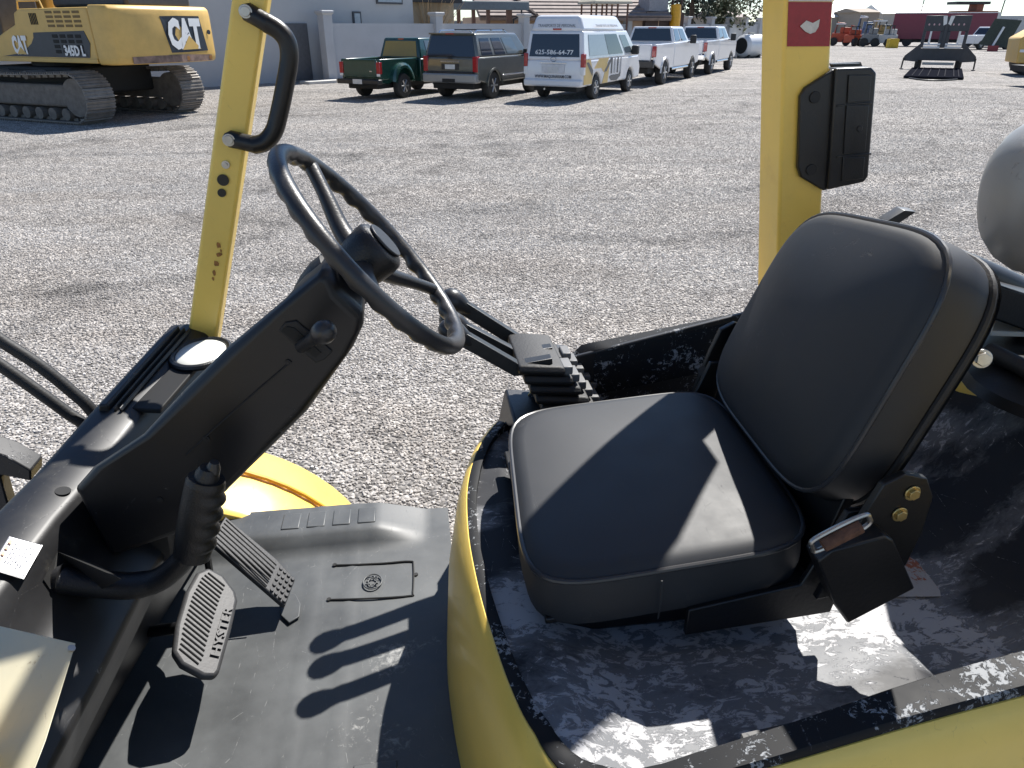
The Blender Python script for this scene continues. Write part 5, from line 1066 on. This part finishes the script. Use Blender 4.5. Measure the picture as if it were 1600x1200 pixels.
# ---- far right: pickup, tilted panel, container, compactor
WP = empty('parked_pickup', V((44.5, 74, 0)), R(20)); tag(WP, 'white pickup parked behind the leaning dark panel', 'pickup truck')
lower(WP, [(-2.6, .5), (2.5, .5), (2.55, 1.1), (1.2, 1.25), (-2.6, 1.2)], .95, WHT); c = cabin(WP, -.9, 1.3, .9, 1.2, -.5, .6, .72, 1.9, WHT); pane(c['right'], .1, .9, .1, .85, 'side_window', CLEAR, WP); pane(c['rear'], .08, .92, .1, .85, 'rear_window', TINT, WP)
for x in (-1.7, 1.6): wheel(WP, x, -.85, .4, .25, .24)
LPN = empty('leaning_panel', wz(1552, 80)); LPN.rotation_euler = (0, 0, R(-30)); tag(LPN, 'dark olive steel panel leaning on a white prop', 'panel')
MB().prism([V((-1.2, 0, .5)), V((.9, 0, .3)), V((1.5, .5, 2.4)), V((-.5, .5, 2.55))], (0, .12, 0)).build('sheet', mk('olive_steel', (.045, .05, .03), .5, var=.3), LPN); MB().tube([V((-.2, -.2, .3)), V((.3, .0, 1.9))], .09, 8).build('prop', WHITE, LPN); MB().box(-.5, .3, -.6, -.1, 0, .45).build('base', mk('dark_red_base', (.30, .05, .05), .6), LPN)
CT = empty('storage_container', wz(1560, 74)); CT.rotation_euler = (0, 0, R(-25)); tag(CT, 'pale grey storage container behind the leaning panel', 'container'); MB().box(-2.2, 2.2, 0, 3, .1, 2.9).build('body', mk('pale_container', (.48, .48, .47), .6), CT, bevel=.03); MB().box(-1.5, 1.0, -.03, .02, 2.2, 2.6).build('vent_panel', mk('grey_panel', (.26, .26, .28), .7), CT)
for k in range(12): MB().box(-2.1+.36*k, -1.98+.36*k, -.025, .01, .25, 2.8).build('rib', mk('pale_container', (.48, .48, .47), .6), CT)
RC = empty('red_machine', wz(1508, 68)); tag(RC, 'rust-red machine body with dark roof behind the maroon trailer', 'machine'); MB().box(-2.5, 2.5, -1, 1, .8, 3.6).build('body', mk('rust_red_paint', (.22, .07, .04), .7, var=.3), RC, bevel=.05); MB().box(-2.9, 1.2, -1.1, 1.1, 4.3, 4.6).build('roof', BLKT, RC); MB().box(-.2, .6, -.9, .9, 3.6, 4.3).build('column', mk('rust_red_paint', (.22, .07, .04), .7, var=.3), RC); MB().box(2.5, 6.0, -1, 1, .6, 3.0).build('rear_body', mk('brown_machine', (.26, .13, .05), .7), RC)
p = wz(1596, 117); CM = empty('yellow_roller', V((p.x+.5, p.y, 0)), R(-20)); tag(CM, 'yellow and black roller machine at the yard edge behind the gas cylinder', 'machine')
MB().prism([V((-1.0, -1, .5)), V((1.8, -1, .5)), V((1.8, -1, 1.5)), V((.6, -1, 2.1)), V((-.5, -1, 1.9)), V((-1.1, -1, 1.5))], (0, 2.2, 0)).build('body', EXY, CM, bevel=.06); MB().box(-.3, 1.9, -1.03, -.95, 1.1, 2.0).build('engine_cover', EXD, CM); MB().box(-1.0, 1.8, -1.04, -.94, .95, 1.06).build('rail', WHITE, CM); MB().prism([V((-1.06, -1.03, 2.0)), V((-.5, -1.03, 1.7)), V((-.3, -1.03, 1.0)), V((-.75, -1.03, 1.0)), V((-.95, -1.03, 1.7))], (0, .05, 0)).build('pale_guard', mk('cream_paint', (.66, .6, .42), .4), CM)
MB().cyl((-.3, -.9, .55), (0, 1, 0), .55, 1.9, 28).build('drum', TYRE, CM)
p = wz(1612, 138); TYR = empty('parked_trailer', V((p.x+.15, p.y, 0))); tag(TYR, 'dark-tyred vehicle just in view at the yard edge behind the gas cylinder', 'trailer'); wheel(TYR, .3, -.1, .42, .3, .26); MB().box(-.1, 2.5, .1, 1.6, .5, .7).build('chassis', DARK, TYR)
# ---- far sheds, poles, hills
def shed(name, u0, u1, d, h, hr, m, mr, label):
    X0, X1 = [(u-800)/FPX*(d*.893+.9) for u in (u0, u1)]; r = empty(name, V(((X0+X1)/2, d, 0))); tag(r, label, 'shed'); w_ = (X1-X0)/2
    MB().box(-w_, w_, 0, 10, 0, h).build('wall', m, r); MB().prism([V((-w_-.3, -.4, h)), V((-w_-.3, 5, hr)), V((-w_-.3, 10.4, h))], (2*w_+.6, 0, 0)).build('roof', mr, r); return r
SW_ = mk('pale_shed_wall', (.42, .38, .33), .8, var=.1); SRF = mk('white_metal_roof', (.72, .71, .68), .5, var=.05)
shed('metal_shed', 1292, 1345, 128, 3.2, 5.2, SW_, SRF, 'white-roofed shed behind the orange machines'); shed('long_shed', 1372, 1470, 150, 4.0, 5.6, SW_, SRF, 'long low shed with white roof behind the maroon trailer')
shed('tan_shed', 1336, 1366, 120, 3.8, 4.4, mk('tan_block_wall', (.30, .25, .20), .85, var=.1), mk('tan_block_wall', (.30, .25, .20), .85, var=.1), 'tan block shed between the two white roofs'); shed('far_house', 1108, 1160, 95, 2.9, 3.6, mk('tan_block_wall', (.30, .25, .20), .85), TILE, 'low tan house behind the trees past the wall')
for (u, d, lean, lab) in ((1427, 110, .3, 'thin leaning utility pole above the maroon trailer'), (1548, 95, .5, 'thin utility pole above the pale container')):
    X = (u-800)/FPX*(d*.893+.9); P_ = empty('utility_pole', V((X, d, 0))); tag(P_, lab, 'utility pole'); MB().tube([V((0, 0, 0)), V((lean, 0, 9))], .07, 8).build('mast', STEELB, P_); MB().box(-.5+lean, .5+lean, -.05, .05, 8.3, 8.4).build('crossarm', STEELB, P_)
p = wz(322, 126); BV = empty('blue_tarp_load', V((p.x, p.y+3.2, 0)), R(40)); tag(BV, 'pale blue covered load standing behind the excavator', 'tarp load'); MB().prism([V((-2, 0, 0)), V((2, 0, 0)), V((2, 0, 1.25)), V((.5, 0, 1.45)), V((-2, 0, 1.3))], (0, 1.8, 0)).build('cover', mk('pale_blue_tarp', (.33, .42, .60), .6, var=.08), BV, bevel=.08); MB().box(-1.9, 1.9, -.05, 1.85, 0, .12).build('pallet', DARK, BV)
hl = []; n = 60; rr_ = random.Random(4)
for k in range(n+1):
    a = R(-60+150*k/n); d = 1500; hl.append((V((d*math.sin(a), d*math.cos(a), -5)), V((d*math.sin(a), d*math.cos(a), 8+7*mnoise.noise(V((k*.21, 3, 0)))))))
MB().add([q for pr_ in hl for q in pr_], [(2*k, 2*k+2, 2*k+3, 2*k+1) for k in range(n)]).build('hills', mk('hazy_hills', (.22, .22, .22), .9)); tag(bpy.data.objects['hills'], 'low hazy hills on the horizon', 'hills', kind='structure')
